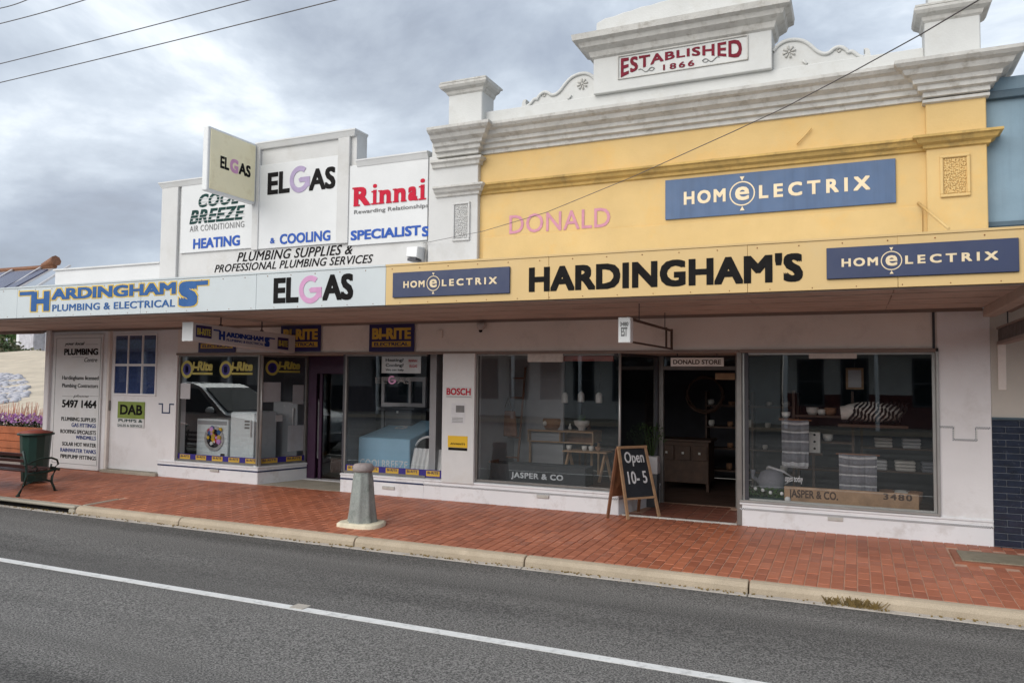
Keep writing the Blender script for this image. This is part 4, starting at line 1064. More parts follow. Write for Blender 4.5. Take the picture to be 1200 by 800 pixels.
letters('G', 'pink_letter', es, side(elg[0]+w_*.31, elg[0]+w_*.58, t0-.01, t1+.02, ex+.0045), bold=.05, extrude=.002)
letters('AS', 'black_letter', es, side(elg[0]+w_*.60, elg[1], t0, t1, ex+.0045), bold=.035, extrude=.002)
MB().bar((ex-.05, ey1, ez_1-.1), (ex-.05, .03, ez_1-.1), .05).build('wall_arm', 'metal_frame', es)
MB().bar((ex-.05, ey1, ez_0+.1), (ex-.05, .03, ez_0+.1), .05).build('wall_arm', 'metal_frame', es)
# hanging sign 1 (tilts down to the wall)
h1 = thing('hanging_shop_sign', 'long grey hanging light box sign lettered Hardinghams under the white awning', 'sign', (-7.47, -1, 2.1))
hx = -7.47
A = xpl(227, 377.5, hx); B = xpl(227, 399, hx); Cc = xpl(346, 393, hx); Dd = xpl(341, 413, hx)
ya, yb = A.y, -.04
zA, zB = A.z, B.z
zC = A.z+(Cc.z-A.z)*(yb-ya)/(Cc.y-ya); zD = B.z+(Dd.z-B.z)*(yb-B.y)/(Dd.y-B.y)
# width of end from px215..227
wd = abs(at(227, 388, ya).x-at(215, 388, ya).x)
MB().hexa([(hx-wd, ya, zB), (hx, ya, zB), (hx, yb, zD), (hx-wd, yb, zD), (hx-wd, ya, zA), (hx, ya, zA), (hx, yb, zC), (hx-wd, yb, zC)]).build('light_box', 'sign_grey', h1, bevel=.006)
MB().hexa([(hx-wd-.004, ya-.012, zB-.004), (hx+.004, ya-.012, zB-.004), (hx+.004, ya-.001, zB-.004), (hx-wd-.004, ya-.001, zB-.004), (hx-wd-.004, ya-.012, zA+.004), (hx+.004, ya-.012, zA+.004), (hx+.004, ya-.001, zA+.004), (hx-wd-.004, ya-.001, zA+.004)]).build('end_plate', 'panel_white', h1)
def tilt(y0f, y1f, v0, v1):
    def f(u, v, d):
        s = y0f+(y1f-y0f)*u; y = ya+(yb-ya)*s; zt_ = zA+(zC-zA)*s; zb_ = zB+(zD-zB)*s
        return (hx+.001+d, y, zb_+(zt_-zb_)*(v0+(v1-v0)*v))
    return f
def tbox(name, mt, y0f, y1f, v0, v1, d):
    f = tilt(y0f, y1f, v0, v1)
    MB().hexa([f(0, 0, 0), f(1, 0, 0), f(1, 0, d), f(0, 0, d), f(0, 1, 0), f(1, 1, 0), f(1, 1, d), f(0, 1, d)]).build(name, mt, h1)
tbox('badge', 'sign_navy', .02, .155, .22, .88, .002); tbox('badge', 'sign_navy', .80, .92, .12, .78, .002)
letters('BI-RITE', 'logo_yellow', h1, tilt(.03, .145, .35, .72), bold=.03, extrude=.004); letters('BI-RITE', 'logo_yellow', h1, tilt(.81, .91, .28, .62), bold=.03, extrude=.004)
letters('H', 'navy_letter', h1, tilt(.22, .275, .22, .72), bold=.08, extrude=.002)
tbox('logo_bar', 'navy_letter', .17, .23, .68, .76, .002)
letters('ARDINGHAM', 'navy_letter', h1, tilt(.285, .65, .42, .70), bold=.06, extrude=.002)
letters('S', 'navy_letter', h1, tilt(.66, .715, .16, .70), bold=.08, extrude=.002); tbox('logo_bar', 'navy_letter', .70, .77, .62, .70, .002)
letters('PLUMBING & ELECTRICAL', 'navy_letter', h1, tilt(.29, .65, .20, .34), bold=.01, extrude=.002)
for s in (.28, .68):
    y = ya+(yb-ya)*s; zz = zA+(zC-zA)*s
    MB().bar((hx-wd/2, y, zz), (hx-wd/2, y, ZS), .012).bar((hx-wd/2, y-.02, zz+.01), (hx-wd/2, y+.02, zz+.01), .03).build('hanger', 'dark_frame', h1)
# hanging sign 2
h2 = thing('hanging_frame_sign', 'empty brown metal hanging sign frame with a small white lettered end box', 'sign', (-1.95, -1, 2))
hx2 = -1.93; wd2 = .12
A = at(742, 373, -1.8); hx2 = A.x
f2 = lambda px, py: xpl(px, py, hx2)
a1, a2, a3, a4 = f2(742, 373), f2(742, 402), f2(790, 388), f2(790, 409)
MB().box(hx2-wd2, hx2, a1.y-.10, a1.y, a2.z, a1.z+.005).build('end_box', 'sign_white', h2, bevel=.006)
letters('EST', 'grey_letter', h2, front(hx2-wd2+.03, hx2-.03, a2.z+.06, a1.z-.09, a1.y-.101), bold=.02, extrude=.002)
letters('3480', 'grey_letter', h2, front(hx2-wd2+.02, hx2-.02, a1.z-.08, a1.z-.04, a1.y-.101), bold=.02, extrude=.002)
ye = min(a3.y, -.06)
MB().bar((hx2-.01, a1.y, a1.z-.01), (hx2-.01, ye, a3.z), .022).build('rail', 'wood_dark', h2)
MB().bar((hx2-.01, a2.y, a2.z+.01), (hx2-.01, ye, a4.z), .018).build('rail', 'wood_dark', h2)
MB().bar((hx2-.01, ye, a4.z-.01), (hx2-.01, ye, a3.z+.02), .025).bar((hx2-.01, ye-.28, a4.z+.005), (hx2-.01, ye-.28, a3.z+.02), .02).build('upright', 'wood_dark', h2)
for s in (.15, .8):
    y = a1.y+(ye-a1.y)*s; zz = a1.z+(a3.z-a1.z)*s
    MB().bar((hx2-.01, y, zz), (hx2-.01, y, ZS), .008).build('hanger', 'dark_frame', h2)
# BI-RITE boards on the header wall
def birite(pl, pt, pb, pr, label):
    x0, x1, z0, z1 = rectpx(pl, pt, pb, pr, -.0)
    t = thing('electrical_sign', label, 'sign', ((x0+x1)/2, 0, z0), 'navy header signs')
    bx('board', 'sign_navy', t, x0, x1, -.035, -.024, z0, z1, bevel=.003)
    h_ = z1-z0; w_ = x1-x0
    letters('BI-RITE', 'sign_yellow', t, front(x0+w_*.07, x1-w_*.07, z0+h_*.45, z1-h_*.14, -.0355), bold=.05, extrude=.002)
    bx('strip', 'sign_yellow', t, x0+w_*.07, x1-w_*.07, -.037, -.035, z0+h_*.17, z0+h_*.37)
    letters('ELECTRICAL', 'sign_navy', t, front(x0+w_*.12, x1-w_*.12, z0+h_*.205, z0+h_*.335, -.0372), bold=.03, extrude=.0015)
    return t
birite(331, 382, 412, 377.5, 'navy and yellow header sign half hidden by the hanging light box')
birite(434.5, 380.5, 412, 487, 'navy and yellow header sign over the window with the blue cooler')
birite(235, 386, 413, 278, 'navy and yellow header sign lowest behind the hanging light box')
x0, x1, z0, z1 = rectpx(279, 404, 412.5, 330, 0)
tag(bx('header_strip', 'sign_grey', None, x0, x1, -.03, -.023, z0, z1), 'blank pale strip board between two navy header signs', 'sign')
# wall sticker signs on the white pillar
bo = thing('appliance_brand_sign', 'red lettering sign BOSCH high on the narrow white pillar', 'sign', (-5, -.03, 1.5))
x0, x1, z0, z1 = rectpx(522.5, 453, 466, 553, -.025)
bx('board', 'panel_white', bo, x0, x1, -.029, -.0255, z0, z1)
letters('BOSCH', 'red_letter', bo, front(x0+.015, x1-.015, z0+.04, z1-.015, -.0292), bold=.03, extrude=.002)
bx('underline', 'grey_letter', bo, x0+.015, x1-.015, -.0305, -.029, z0+.015, z0+.021)
nt_ = thing('pillar_notice', 'small grey paper notice taped on the narrow white pillar', 'notice', (-5, -.03, 1.2))
x0, x1, z0, z1 = rectpx(529, 472, 496, 545, -.025)
bx('paper', 'paper', nt_, x0, x1, -.028, -.0255, z0, z1)
bx('picture', 'grey_letter', nt_, x0+.07, x1-.01, -.0292, -.0282, z1-.12, z1-.03); 
for k in range(4): bx('text_line', 'grey_letter', nt_, x0+.015, x1-.03, -.029, -.0282, z0+.02+k*.018, z0+.026+k*.018)
yl = thing('yellow_label_sign', 'bright yellow label with black strip low on the narrow white pillar', 'sign', (-5, -.03, .7))
x0, x1, z0, z1 = rectpx(525, 510, 523.5, 548, -.025)
bx('label', 'label_yellow', yl, x0, x1, -.029, -.0255, z0, z1)
letters('AVANTI', 'black_letter', yl, front(x0+.04, x1-.04, z0+.035, z0+.06, -.0292), bold=.03, extrude=.001)
bx('black_strip', 'black_letter', yl, x0+.008, x1-.004, -.029, -.0255, z0-.038, z0-.003)
# security camera and small wall box
sc = thing('security_camera', 'small white dome security camera on the header wall under the awning', 'camera', at(563, 382, -.05))
c = at(563, 383, -.08)
MB().lathe((c.x, -.07, c.z-.04), [(.03, 0), (.05, .02), (.055, .06), (.055, .09)], 16).build('housing', 'camera_white', sc)
MB().bar((c.x, -.07, c.z+.03), (c.x, 0, c.z+.03), .05).build('bracket', 'camera_white', sc)
MB().sphere((c.x, -.075, c.z-.045), .026, 10, 8).build('lens_dome', 'black_letter', sc)
x0, x1, z0, z1 = rectpx(514, 387, 396, 519, 0); tag(bx('junction_box', 'under_wall', None, x0, x1, -.03, -.001, z0, z1, bevel=.006), 'tiny beige junction box on the header wall left of the camera', 'box')
mb = MB()
rr = random.Random(4)
a = at(478, 375, -.03); b = at(494, 374, -.03)
mb.tube([(a.x+(b.x-a.x)*t, -.04+.02*math.sin(9*t), a.z+.012*math.sin(23*t)) for t in [k/14 for k in range(15)]], .01, 5)
tag(mb.build('cable_bundle', 'weathered_trim'), 'short tangle of grey cable at the soffit above a navy sign', 'cable')
# ================================================================ WINDOW GRAPHICS
def gl(par, name, mt, pl, pt, pb, pr, Y=.04, d=.002, fr=None):
    x0, x1, z0, z1 = rectpx(pl, pt, pb, pr, Y); return bx(name, mt, par, x0, x1, Y-d, Y, z0, z1)
# banners with stickers
def banner(par, pts, labels):
    """blue strip along the bottom of glass in plan from a to b"""
    a, b = Vector((*pts[0], 0)), Vector((*pts[1], 0)); d = (b-a); L_ = d.length; d.normalize(); n = Vector((d.y, -d.x, 0))
    z0, z1 = ZG+.005, ZG+.105; off = -.040
    def P(s, o, z): p = a+d*s+n*(off+o); return (p.x, p.y, z)
    bo_ = MB().hexa([P(.02, 0, z0), P(L_-.02, 0, z0), P(L_-.02, .002, z0), P(.02, .002, z0), P(.02, 0, z1), P(L_-.02, 0, z1), P(L_-.02, .002, z1), P(.02, .002, z1)]).build('banner', 'banner_blue', par)
    for k in range(labels):
        s0 = L_*(k+.18)/labels; s1 = L_*(k+.82)/labels
        MB().hexa([P(s0, .002, z0+.015), P(s1, .002, z0+.015), P(s1, .004, z0+.015), P(s0, .004, z0+.015), P(s0, .002, z1-.012), P(s1, .002, z1-.012), P(s1, .004, z1-.012), P(s0, .004, z1-.012)]).build('sticker', 'sign_yellow', bo_)
        letters('BI-RITE', 'sign_navy', bo_, lambda u, v, dd, s0=s0, s1=s1: P(s0+.02+(s1-s0-.04)*u, .0042+dd*.3, z0+.045+.035*v), bold=.02, extrude=.003)
    return bo_
banner(win1, ((W1a+.02, 0), (W1b, 0)), 5); banner(win1b, ((W1b, 0), S1), 2); banner(win2, ((W2a, 0), (W2b, 0)), 5)
def logo_glass(par, P, n=''):
    """round B emblem and -Rite wording; P maps u,v in a 1 x .38 box to the pane"""
    mb = MB(); N_ = 24
    for r0, r1, nm, mt, dd in ((.0, .125, 'emblem_disc', 'banner_blue', .001), (.125, .185, 'emblem_ring', 'logo_yellow', .0015)):
        mb = MB()
        for k in range(N_):
            a, b = 2*PI*k/N_, 2*PI*(k+1)/N_
            c_ = (.20, .19)
            q = [(c_[0]+r*math.cos(t), c_[1]+r*math.sin(t)) for r, t in ((r0, a), (r1, a), (r1, b), (r0, b))]
            mb.quad(*[P(u, v, dd) for u, v in q])
        e_ = mb.build(nm, mt, par)
    letters('B', 'mosaic_blue', e_, lambda u, v, dd: P(.15+.10*u, .12+.14*v, .002), bold=.04)
    letters('i-Rite', 'logo_yellow', e_, lambda u, v, dd: P(.36+.62*u, .16+.20*v, .0015+dd*.2), bold=.05, shear=.15)
    mb = MB(); mb.quad(P(.37, .08, .0015), P(.98, .08, .0015), P(.98, .125, .0015), P(.37, .125, .0015)); mb.build('underline', 'logo_yellow', e_)
def px_plane(pl, pt, pb, pr, Y):
    x0, x1, z0, z1 = rectpx(pl, pt, pb, pr, Y)
    return lambda u, v, d: (x0+(x1-x0)*u, Y-d, z0+(z1-z0)*v/.38)
logo_glass(win1, px_plane(212, 422, 443, 250, .043)); logo_glass(win1, px_plane(257, 422.5, 443, 297, .043))
def splay_plane(s0, s1, z0, z1):
    a, b = Vector((W1b, 0, 0)), Vector((*S1, 0)); d = b-a; L_ = d.length; d.normalize(); n = Vector((d.y, -d.x, 0))
    def f(u, v, dd):
        p = a+d*(L_*(s0+(s1-s0)*u))+n*(-.043+dd); return (p.x, p.y, z0+(z1-z0)*v/.38)
    return f
logo_glass(win1b, splay_plane(.12, .85, 1.62, 1.86))
def splay_card(name, mt, s0, s1, z0, z1, off=-.05):
    f = splay_plane(s0, s1, z0, z1); g = lambda u, v, d: f(u, v*.38, off+.043+d)
    return MB().hexa([g(0, 0, 0), g(1, 0, 0), g(1, 0, .002), g(0, 0, .002), g(0, 1, 0), g(1, 1, 0), g(1, 1, .002), g(0, 1, .002)]).build(name, mt, win1b)
splay_card('poster', 'paper', .04, .45, 1.22, 1.52); splay_card('poster', 'paper', .70, .93, 1.18, 1.48); splay_card('poster', 'paper', .62, .95, .45, .85); splay_card('sticker', 'sign_white', .36, .50, .92, 1.02)
gl(win1, 'poster', 'sign_grey', 210.5, 449, 467, 223, .043)
# heating board in window 2
hbx = thing('heating_sign', 'white sign lettered Heating Cooling hanging inside the top of the appliance window', 'sign', (-6, .1, 1.8))
x0, x1, z0, z1 = rectpx(447.5, 417.5, 437, 493, .09)
bx('board', 'sign_white', hbx, x0, x1, .09, .10, z0, z1)
for s, pl, pt, pb, pr in (('Heating?', 452, 420, 424.5, 473), ('Cooling?', 452, 426, 430.5, 473), ('We can help', 452, 432, 435, 473), ('RINNAI', 479, 421, 424, 489), ('ELGAS', 480, 427, 430.5, 489)):
    letters(s, 'black_letter' if pl == 452 else 'red_letter', hbx, frontpx(pl, pt, pb, pr, .089), bold=.02, extrude=.001)
for xx in (x0+.05, x1-.05): MB().bar((xx, .095, z1), (xx, .095, ZH-.02), .006).build('string', 'dark_frame', hbx)
gt = letters('EL   AS', 'grey_letter', win2, frontpx(440, 442, 449, 482, .043), extrude=.001, bold=.01)
bigG(455, 440, 450, 464, .0425, 'pink_letter', win2)
# ================================================================ WINDOW DISPLAYS
# washing machine
x0, x1, z0, z1 = rectpx(231, 490, 537.5, 267, .35); z0 = ZG-.01
wm = thing('washing_machine', 'white front loading washing machine with bright round sticker in the left window', 'washing machine', ((x0+x1)/2, .6, z0))
bx('cabinet', 'appliance', wm, x0, x1, .35, .85, z0+.02, z1, bevel=.01)
cx, cz = x0+.58*(x1-x0), (z0+z1)/2+.02
disc((cx, cz), .20, 28, .33, .349, .15).build('door_ring', 'silver', wm); disc((cx, cz), .15, 28, .335, .349).build('door_glass', 'drum_glass', wm)
st = MB(); rr = random.Random(2)
for k, mt_ in enumerate(('red_letter', 'label_yellow', 'white_letter', 'logo_blue', 'sign_yellow', 'petal_purple')):
    m2 = MB()
    for _ in range(4):
        u, v = rr.uniform(-.12, .14), rr.uniform(-.12, .16); s = rr.uniform(.02, .05)
        m2.prism([(cx+u+s*math.cos(t+k), cz+v+s*math.sin(t+k)) for t in (0, 1.3, 2.4, 3.9, 5.1)], .322-k*.0015-_*.0002, .333)
    m2.build('sticker', mt_, wm)
bx('control_panel', 'appliance_grey', wm, x0+.03, x1-.03, .343, .349, z1-.09, z1-.03); bx('badge', 'black_letter', wm, x1-.14, x1-.06, .343, .349, z0+.07, z0+.11)
x0, x1, z0, z1 = rectpx(270, 482, 539, 298, .30); z0 = ZG-.01
fz = thing('chest_freezer', 'tall white upright freezer right of the washing machine', 'freezer', ((x0+x1)/2, .6, z0))
bx('cabinet', 'appliance', fz, x0, x1, .34, .80, z0+.02, z1, bevel=.01)
bx('door', 'appliance', fz, x0+.01, x1-.01, .30, .337, z0+.06, z1-.01, bevel=.015, seg=2); bx('handle', 'silver', fz, x1-.07, x1-.05, .28, .299, z0+.40, z1-.12)
for k in range(3): bx('energy_sticker', 'grey_letter', fz, x1-.20, x1-.10, .2985, .2995, z1-.16-k*.05, z1-.13-k*.05)
gf = thing('grey_fridge', 'grey fridge behind the angled pane left of the purple door', 'fridge', (-8.3, 1.0, ZG))
bx('cabinet', 'appliance_grey', gf, -8.72, -8.22, .95, 1.24, ZG-.01, 1.20, bevel=.01); bx('handle', 'silver', gf, -8.30, -8.28, .92, .949, .6, 1.1)
bx('foot', 'dark_frame', gf, -8.70, -8.24, .96, 1.2, ZG-.014, ZG-.0)
ar = thing('display_house', 'grey house shaped cardboard display stand behind the angled pane', 'display stand', (-8.0, 1.3, ZG))
MB().prism([(-8.30, .27), (-7.98, .27), (-7.98, .98), (-7.86, .98), (-8.14, 1.28), (-8.42, .98), (-8.30, .98)], 1.30, 1.34).build('board', 'sign_grey', ar); MB().prism([(-8.24, .27), (-8.18, .27), (-8.18, 1.2), (-8.24, 1.2)], 1.29, 1.299).build('strip', 'bin_lid', ar)
# cooler
x0, x1, z0, z1 = rectpx(420, 510, 547, 480, .35); z0 = ZG-.01
co = thing('evaporative_cooler', 'large pale blue evaporative cooler lettered COOLBREEZE in the window', 'air cooler', ((x0+x1)/2, .8, z0))
zt_ = at(420, 512, .35).z
MB().hexa([(x0, .35, z0), (x1, .35, z0), (x1+.25, 1.5, z0), (x0+.1, 1.5, z0), (x0, .35, zt_), (x1, .35, zt_), (x1+.05, 1.25, zt_+.22), (x0+.18, 1.25, zt_+.22)]).build('casing', 'cooler_blue', co, bevel=.012)
letters('COOLBREEZE', 'white_letter', co, front(x0+.04, x1-.03, z0+.06, z0+.17, .348), bold=.0, extrude=.002, spacing=1.1)
letters('Cb', 'white_letter', co, lambda u, v, d: (x0+.34+.2*u, .75+.14*v, zt_+.115+.035*v+d), bold=.02, shear=.3)
bx('base', 'cooler_dark', co, x0+.01, x1-.01, .36, 1.2, z0-.004, z0+.0)
dk = thing('dark_duct_box', 'dark grey duct box standing on the sloping blue cooler', 'box', (-6, 1, 1))
a0_, a1_, b0_, b1_ = rectpx(451, 479, 502, 482, .95)
bx('box', 'cooler_dark', dk, a0_, a1_, .95, 1.25, b0_-.02, b1_, bevel=.01); bx('lid', 'cooler_dark', dk, a0_-.06, a1_+.08, .9, 1.3, b1_, b1_+.03, bevel=.006); MB().sphere(((a0_+a1_)/2, .94, b1_-.04), .02).build('knob', 'sign_white', dk)
a0_, a1_, b0_, b1_ = rectpx(437, 441, 477, 489, 1.1)
wf = thing('display_window_frame', 'pale framed sample window standing behind the duct box', 'window frame', (-6, 1.1, 1.3))
f_ = MB(); t = .07
for q in ((a0_, a1_, b1_-t, b1_), (a0_, a1_, b0_, b0_+t), (a0_, a0_+t*.8, b0_+t, b1_-t), (a1_-t*.8, a1_, b0_+t, b1_-t), ((a0_+a1_)/2+.1, (a0_+a1_)/2+.14, b0_+t, b1_-t)): f_.box(q[0], q[1], 1.34, 1.40, q[2], q[3])
f_.build('frame', 'sign_grey', wf, bevel=.004); bx('pane', 'door_glass', wf, a0_+.05, a1_-.05, 1.37, 1.374, b0_+.05, b1_-.05); bx('shelf', 'cooler_dark', wf, a0_-.1, a1_+.15, 1.3, 1.6, b0_-.05, b0_-.003)
MB().box(a0_, a0_+.05, 1.35, 1.4, ZG-.02, b0_-.05).box(a1_-.05, a1_, 1.35, 1.4, ZG-.02, b0_-.05).build('stand', 'cooler_dark', wf)
a0_, a1_, b0_, b1_ = rectpx(480, 525, 550, 516, .25)
cs = thing('corrugated_sample', 'white corrugated roofing sample leaning beside the blue cooler', 'sheet', (a0_, .25, ZG))
mb = MB(); n = 40
for k in range(n):
    xa, xb = a0_+(a1_-a0_)*k/n, a0_+(a1_-a0_)*(k+1)/n; wa, wb_ = .012*math.sin(k*1.1), .012*math.sin((k+1)*1.1)
    mb.quad((xa, .25+wa, ZG-.01), (xb, .25+wb_, ZG-.01), (xb+.03, .33+wb_, b1_), (xa+.03, .33+wa, b1_), smooth=True)
mb.build('sheet', 'sign_white', cs); MB().bar((a0_+.1, .34, ZG-.01), (a0_+.1, .36, b1_-.02), .02).build('prop', 'wood_light', cs)
cu_ = thing('curved_duct', 'white curved duct edge behind the corrugated sample', 'duct', (-5.4, .5, .7))
c_ = at(503, 530, .5)
MB().tube([(c_.x+.24*math.cos(t), .5, c_.z+.22*math.sin(t)) for t in [PI-.2-k*.22 for k in range(13)]], .018, 6).build('rim', 'sign_white', cu_)
MB().prism([(c_.x+.22*math.cos(t), c_.z+.20*math.sin(t)) for t in [PI-.2-k*.22 for k in range(13)]], .505, .6).build('body', 'black_cloth', cu_)
for k, (px, py) in enumerate(((128+280, 490),)):
    pass
# --- window 3
x0, x1, z0, z1 = rectpx(571, 543, 562, 684, .25)
pb_ = thing('name_crate', 'long black wooden crate lettered JASPER & CO in the shop window', 'crate', (x0, .3, ZG))
x0 = at(572, 550, .25).x; x1 = at(686, 555, .25).x; z0 = ZG-.012; z1 = at(610, 544, .25).z
bx('front_board', 'chalkboard', pb_, x0, x1, .25, .27, z0, z1, bevel=.003); bx('back_board', 'chalkboard', pb_, x0, x1, .55, .57, z0, z1); bx('end_board', 'wood_brown', pb_, x0, x0+.02, .271, .549, z0, z1+.02); bx('end_board', 'chalkboard', pb_, x1-.02, x1, .271, .549, z0, z1-.01); bx('bottom', 'wood_dark', pb_, x0+.02, x1-.02, .271, .549, z0, z0+.02)
letters('JASPER & CO', 'chalk', pb_, frontpx(599, 552.5, 561, 660, .2495), bold=.03, extrude=.002, spacing=1.1)
def pendant(px, py, Y, lab):
    p = at(px, py, Y); t = thing('pendant_lamp', lab, 'lamp', (p.x, p.y, p.z), 'white pendant lamps in the window')
    MB().lathe((p.x, p.y, p.z-.07), [(.045, 0), (.048, .02), (.046, .11), (.028, .135), (.015, .15)], 16).build('lamp_shade', 'ceramic', t)
    MB().tube([(p.x, p.y, p.z+.07), (p.x, p.y, 2.45)], .004, 5).build('cord', 'black_letter', t)
pendant(662, 466, 1.3, 'leftmost white pendant lamp above the wicker basket'); pendant(681, 465, 1.35, 'middle white pendant lamp above the pale bowl'); pendant(702, 466, 1.3, 'rightmost white pendant lamp near the corner pane')
# console with drawers
a = at(618, 506, 1.2); b = at(695, 509, 1.2)
cn = thing('console_table', 'narrow wooden console table with open tray front and tapering legs', 'table', ((a.x+b.x)/2, 1.2, ZG))
zc1 = a.z+.015; zc0 = a.z-.135
bx('tabletop', 'wood_light', cn, a.x, b.x, 1.2, 1.6, zc1, zc1+.025, bevel=.004); bx('rail', 'wood_light', cn, a.x, b.x, 1.21, 1.23, zc0, zc0+.02)
bx('end_panel', 'wood_light', cn, a.x, a.x+.02, 1.21, 1.59, zc0+.02, zc1); bx('end_panel', 'wood_light', cn, b.x-.02, b.x, 1.21, 1.59, zc0+.02, zc1); bx('divider', 'wood_light', cn, (a.x+b.x)/2-.01, (a.x+b.x)/2+.01, 1.21, 1.59, zc0+.02, zc1); bx('tray', 'wood_brown', cn, a.x+.02, b.x-.02, 1.5, 1.52, zc0, zc1)
for xx in (a.x+.03, b.x-.03):
    for yy in (1.24, 1.55): MB().bar((xx, yy, zc0), (xx, yy, .262), .03).build('leg', 'wood_light', cn)
bk = thing('wicker_basket', 'brown wicker handbag basket with arched handle on the console table', 'basket', (at(648, 500, 1.3).x, 1.3, zc1))
bcx = at(648, 500, 1.35).x; bz = zc1+.025
MB().lathe((bcx, 1.38, bz), [(.12, 0), (.15, .05), (.165, .14), (.15, .16)], 16).build('basket_body', 'wicker', bk)
MB().tube([(bcx+.10*math.cos(t), 1.38, bz+.14+.15*math.sin(t)) for t in [PI*k/12 for k in range(13)]], .013, 6).build('handle', 'wicker', bk)
MB().sphere((bcx-.08, 1.24, bz+.09), .035, 8, 6).build('cloth_flower', 'ceramic', bk)
bl = thing('succulent_bowl', 'pale round footed bowl with a small plant on the console table', 'bowl', (at(681, 500, 1.35).x, 1.35, zc1))
bcx = at(681, 500, 1.35).x
MB().lathe((bcx, 1.38, bz), [(.05, 0), (.05, .03), (.10, .08), (.115, .14), (.10, .14), (.08, .11)], 18).build('bowl', 'cushion_cream', bl)
lm = MB(); leafclump(lm, (bcx, 1.38, bz+.17), .06, 60, .012); lm.build('leaves', 'leaf_green', bl)
# ladder with hanging bag
la = at(588, 440, 1.1); lc = thing('display_ladder', 'wooden display ladder leaning against the white partition', 'ladder', (la.x, 1.1, ZG))
for dx_ in (0, .30): MB().bar((la.x+dx_, 1.0, .27), (la.x+dx_, 1.27, 1.78), .025).build('rail', 'wood_brown', lc)
for k in range(5): MB().bar((la.x, 1.03+.05*k, .5+.28*k), (la.x+.30, 1.03+.05*k, .5+.28*k), .022).build('rung', 'wood_brown', lc)
mb = MB(); mb.hexa([(la.x+.02, .92, .80), (la.x+.32, .92, .80), (la.x+.32, .98, .80), (la.x+.02, .98, .80), (la.x+.06, .95, 1.16), (la.x+.28, .95, 1.16), (la.x+.28, .98, 1.16), (la.x+.06, .98, 1.16)]); bgo = thing('hanging_bag', 'brown leather bag hung on the display ladder', 'bag', (la.x, .95, 1)); mb.build('bag_body', 'wood_brown', bgo, bevel=.02); MB().tube([(la.x+.10, .96, 1.15), (la.x+.16, .98, 1.34), (la.x+.24, .96, 1.15)], .008, 5).build('strap', 'wood_dark', bgo)
for k, (px, py, Y_, r_, h_, mt_, lab) in enumerate(((628, 500, 1.4, .04, .16, 'wood_dark', 'slim dark vase left of the wicker basket'), (668, 500, 1.45, .03, .09, 'ceramic', 'small white vase between basket and bowl'), (690, 500, 1.5, .03, .12, 'wood_brown', 'brown bottle vase right of the pale bowl'))):
    x = at(px, py, Y_).x; t = thing('vase', lab, 'vase', (x, Y_, zc1+.025), 'vases on the console table')
    MB().lathe((x, Y_, zc1+.025), [(r_*.7, 0), (r_, h_*.35), (r_*.45, h_*.75), (r_*.55, h_)], 14).build('body', mt_, t)
dr_ = thing('drop_leaf_table', 'dark wooden side table under the console table in the shop window', 'table', (-3.4, 1.9, .262))
bx('tabletop', 'wood_dark', dr_, -3.75, -3.05, 1.75, 2.1, .60, .625)
for xx in (-3.72, -3.11):
    for yy in (1.78, 2.04): bx('leg', 'wood_dark', dr_, xx, xx+.03, yy, yy+.03, 0, .60)
# trestle stool
a = at(663, 535, .8)
tr = thing('trestle_table', 'low wooden trestle table with white cups behind the black crate', 'table', (a.x, .8, ZG))
x0, x1 = at(660, 540, .8).x, at(712, 540, .8).x; zt_ = at(680, 528, .8).z
bx('tabletop', 'wood_light', tr, x0, x1, .75, 1.05, zt_-.02, zt_, bevel=.004)
for xx in (x0+.05, x1-.06):
    for s in (-1, 1): MB().bar((xx, .9, zt_-.02), (xx+s*.05, .9+s*.12, .262), .03).build('leg', 'wood_light', tr)
for i, (px, c_) in enumerate(((666, 'ceramic'), (684, 'ceramic'), (692, 'ceramic'), (700, 'wicker'))):
    xx = at(px, 520, .85).x
    t = thing('cup', ('small white cup leftmost on the trestle table', 'white cup second from left on the trestle table', 'white cup third from left on the trestle table', 'small woven cup at the right end of the trestle table')[i], 'cup', (xx, .88, zt_), 'cups on the trestle table')
    MB().lathe((xx, .88, zt_), [(.025, 0), (.035, .03), (.038, .06), (.033, .06), (.028, .01)], 12).build('body', c_, t)
# --- doorway interior
dsk = thing('display_cabinet', 'wooden display cabinet with drawers inside the open doorway', 'cabinet', (-2.4, 2.6, 0))
bx('body', 'wood_dark', dsk, -2.70, -1.95, 2.4, 2.9, .12, .72, bevel=.006); bx('tabletop', 'wood_dark', dsk, -2.74, -1.91, 2.36, 2.92, .72, .75)
for k in range(3): dw = bx('drawer', 'wood_dark', dsk, -2.66+.24*k, -2.45+.24*k, 2.375, 2.399, .45, .66, bevel=.003); bx('knob', 'ceramic', dw, -2.57+.24*k, -2.54+.24*k, 2.355, 2.374, .54, .57)
for xx in (-2.68, -1.99): bx('leg', 'wood_dark', dsk, xx, xx+.04, 2.42, 2.46, 0, .12)
shf = thing('pot_shelf', 'dark shelf unit crowded with white pots seen through the doorway', 'shelf', (-1.4, 3, 0))
for k, z in enumerate((.25, .58, .90, 1.22)): bx('shelf_board', 'wood_dark', shf, -2.1, -.75, 2.95, 3.25, z, z+.025)
for xx in (-2.1, -1.42, -.78): bx('upright', 'wood_dark', shf, xx, xx+.03, 2.96, 3.24, 0, 1.45)
rr = random.Random(11)
npot = 0
sizes = ['small', 'squat', 'tall', 'rounded']
locs = ['lowest', 'second', 'third', 'top']
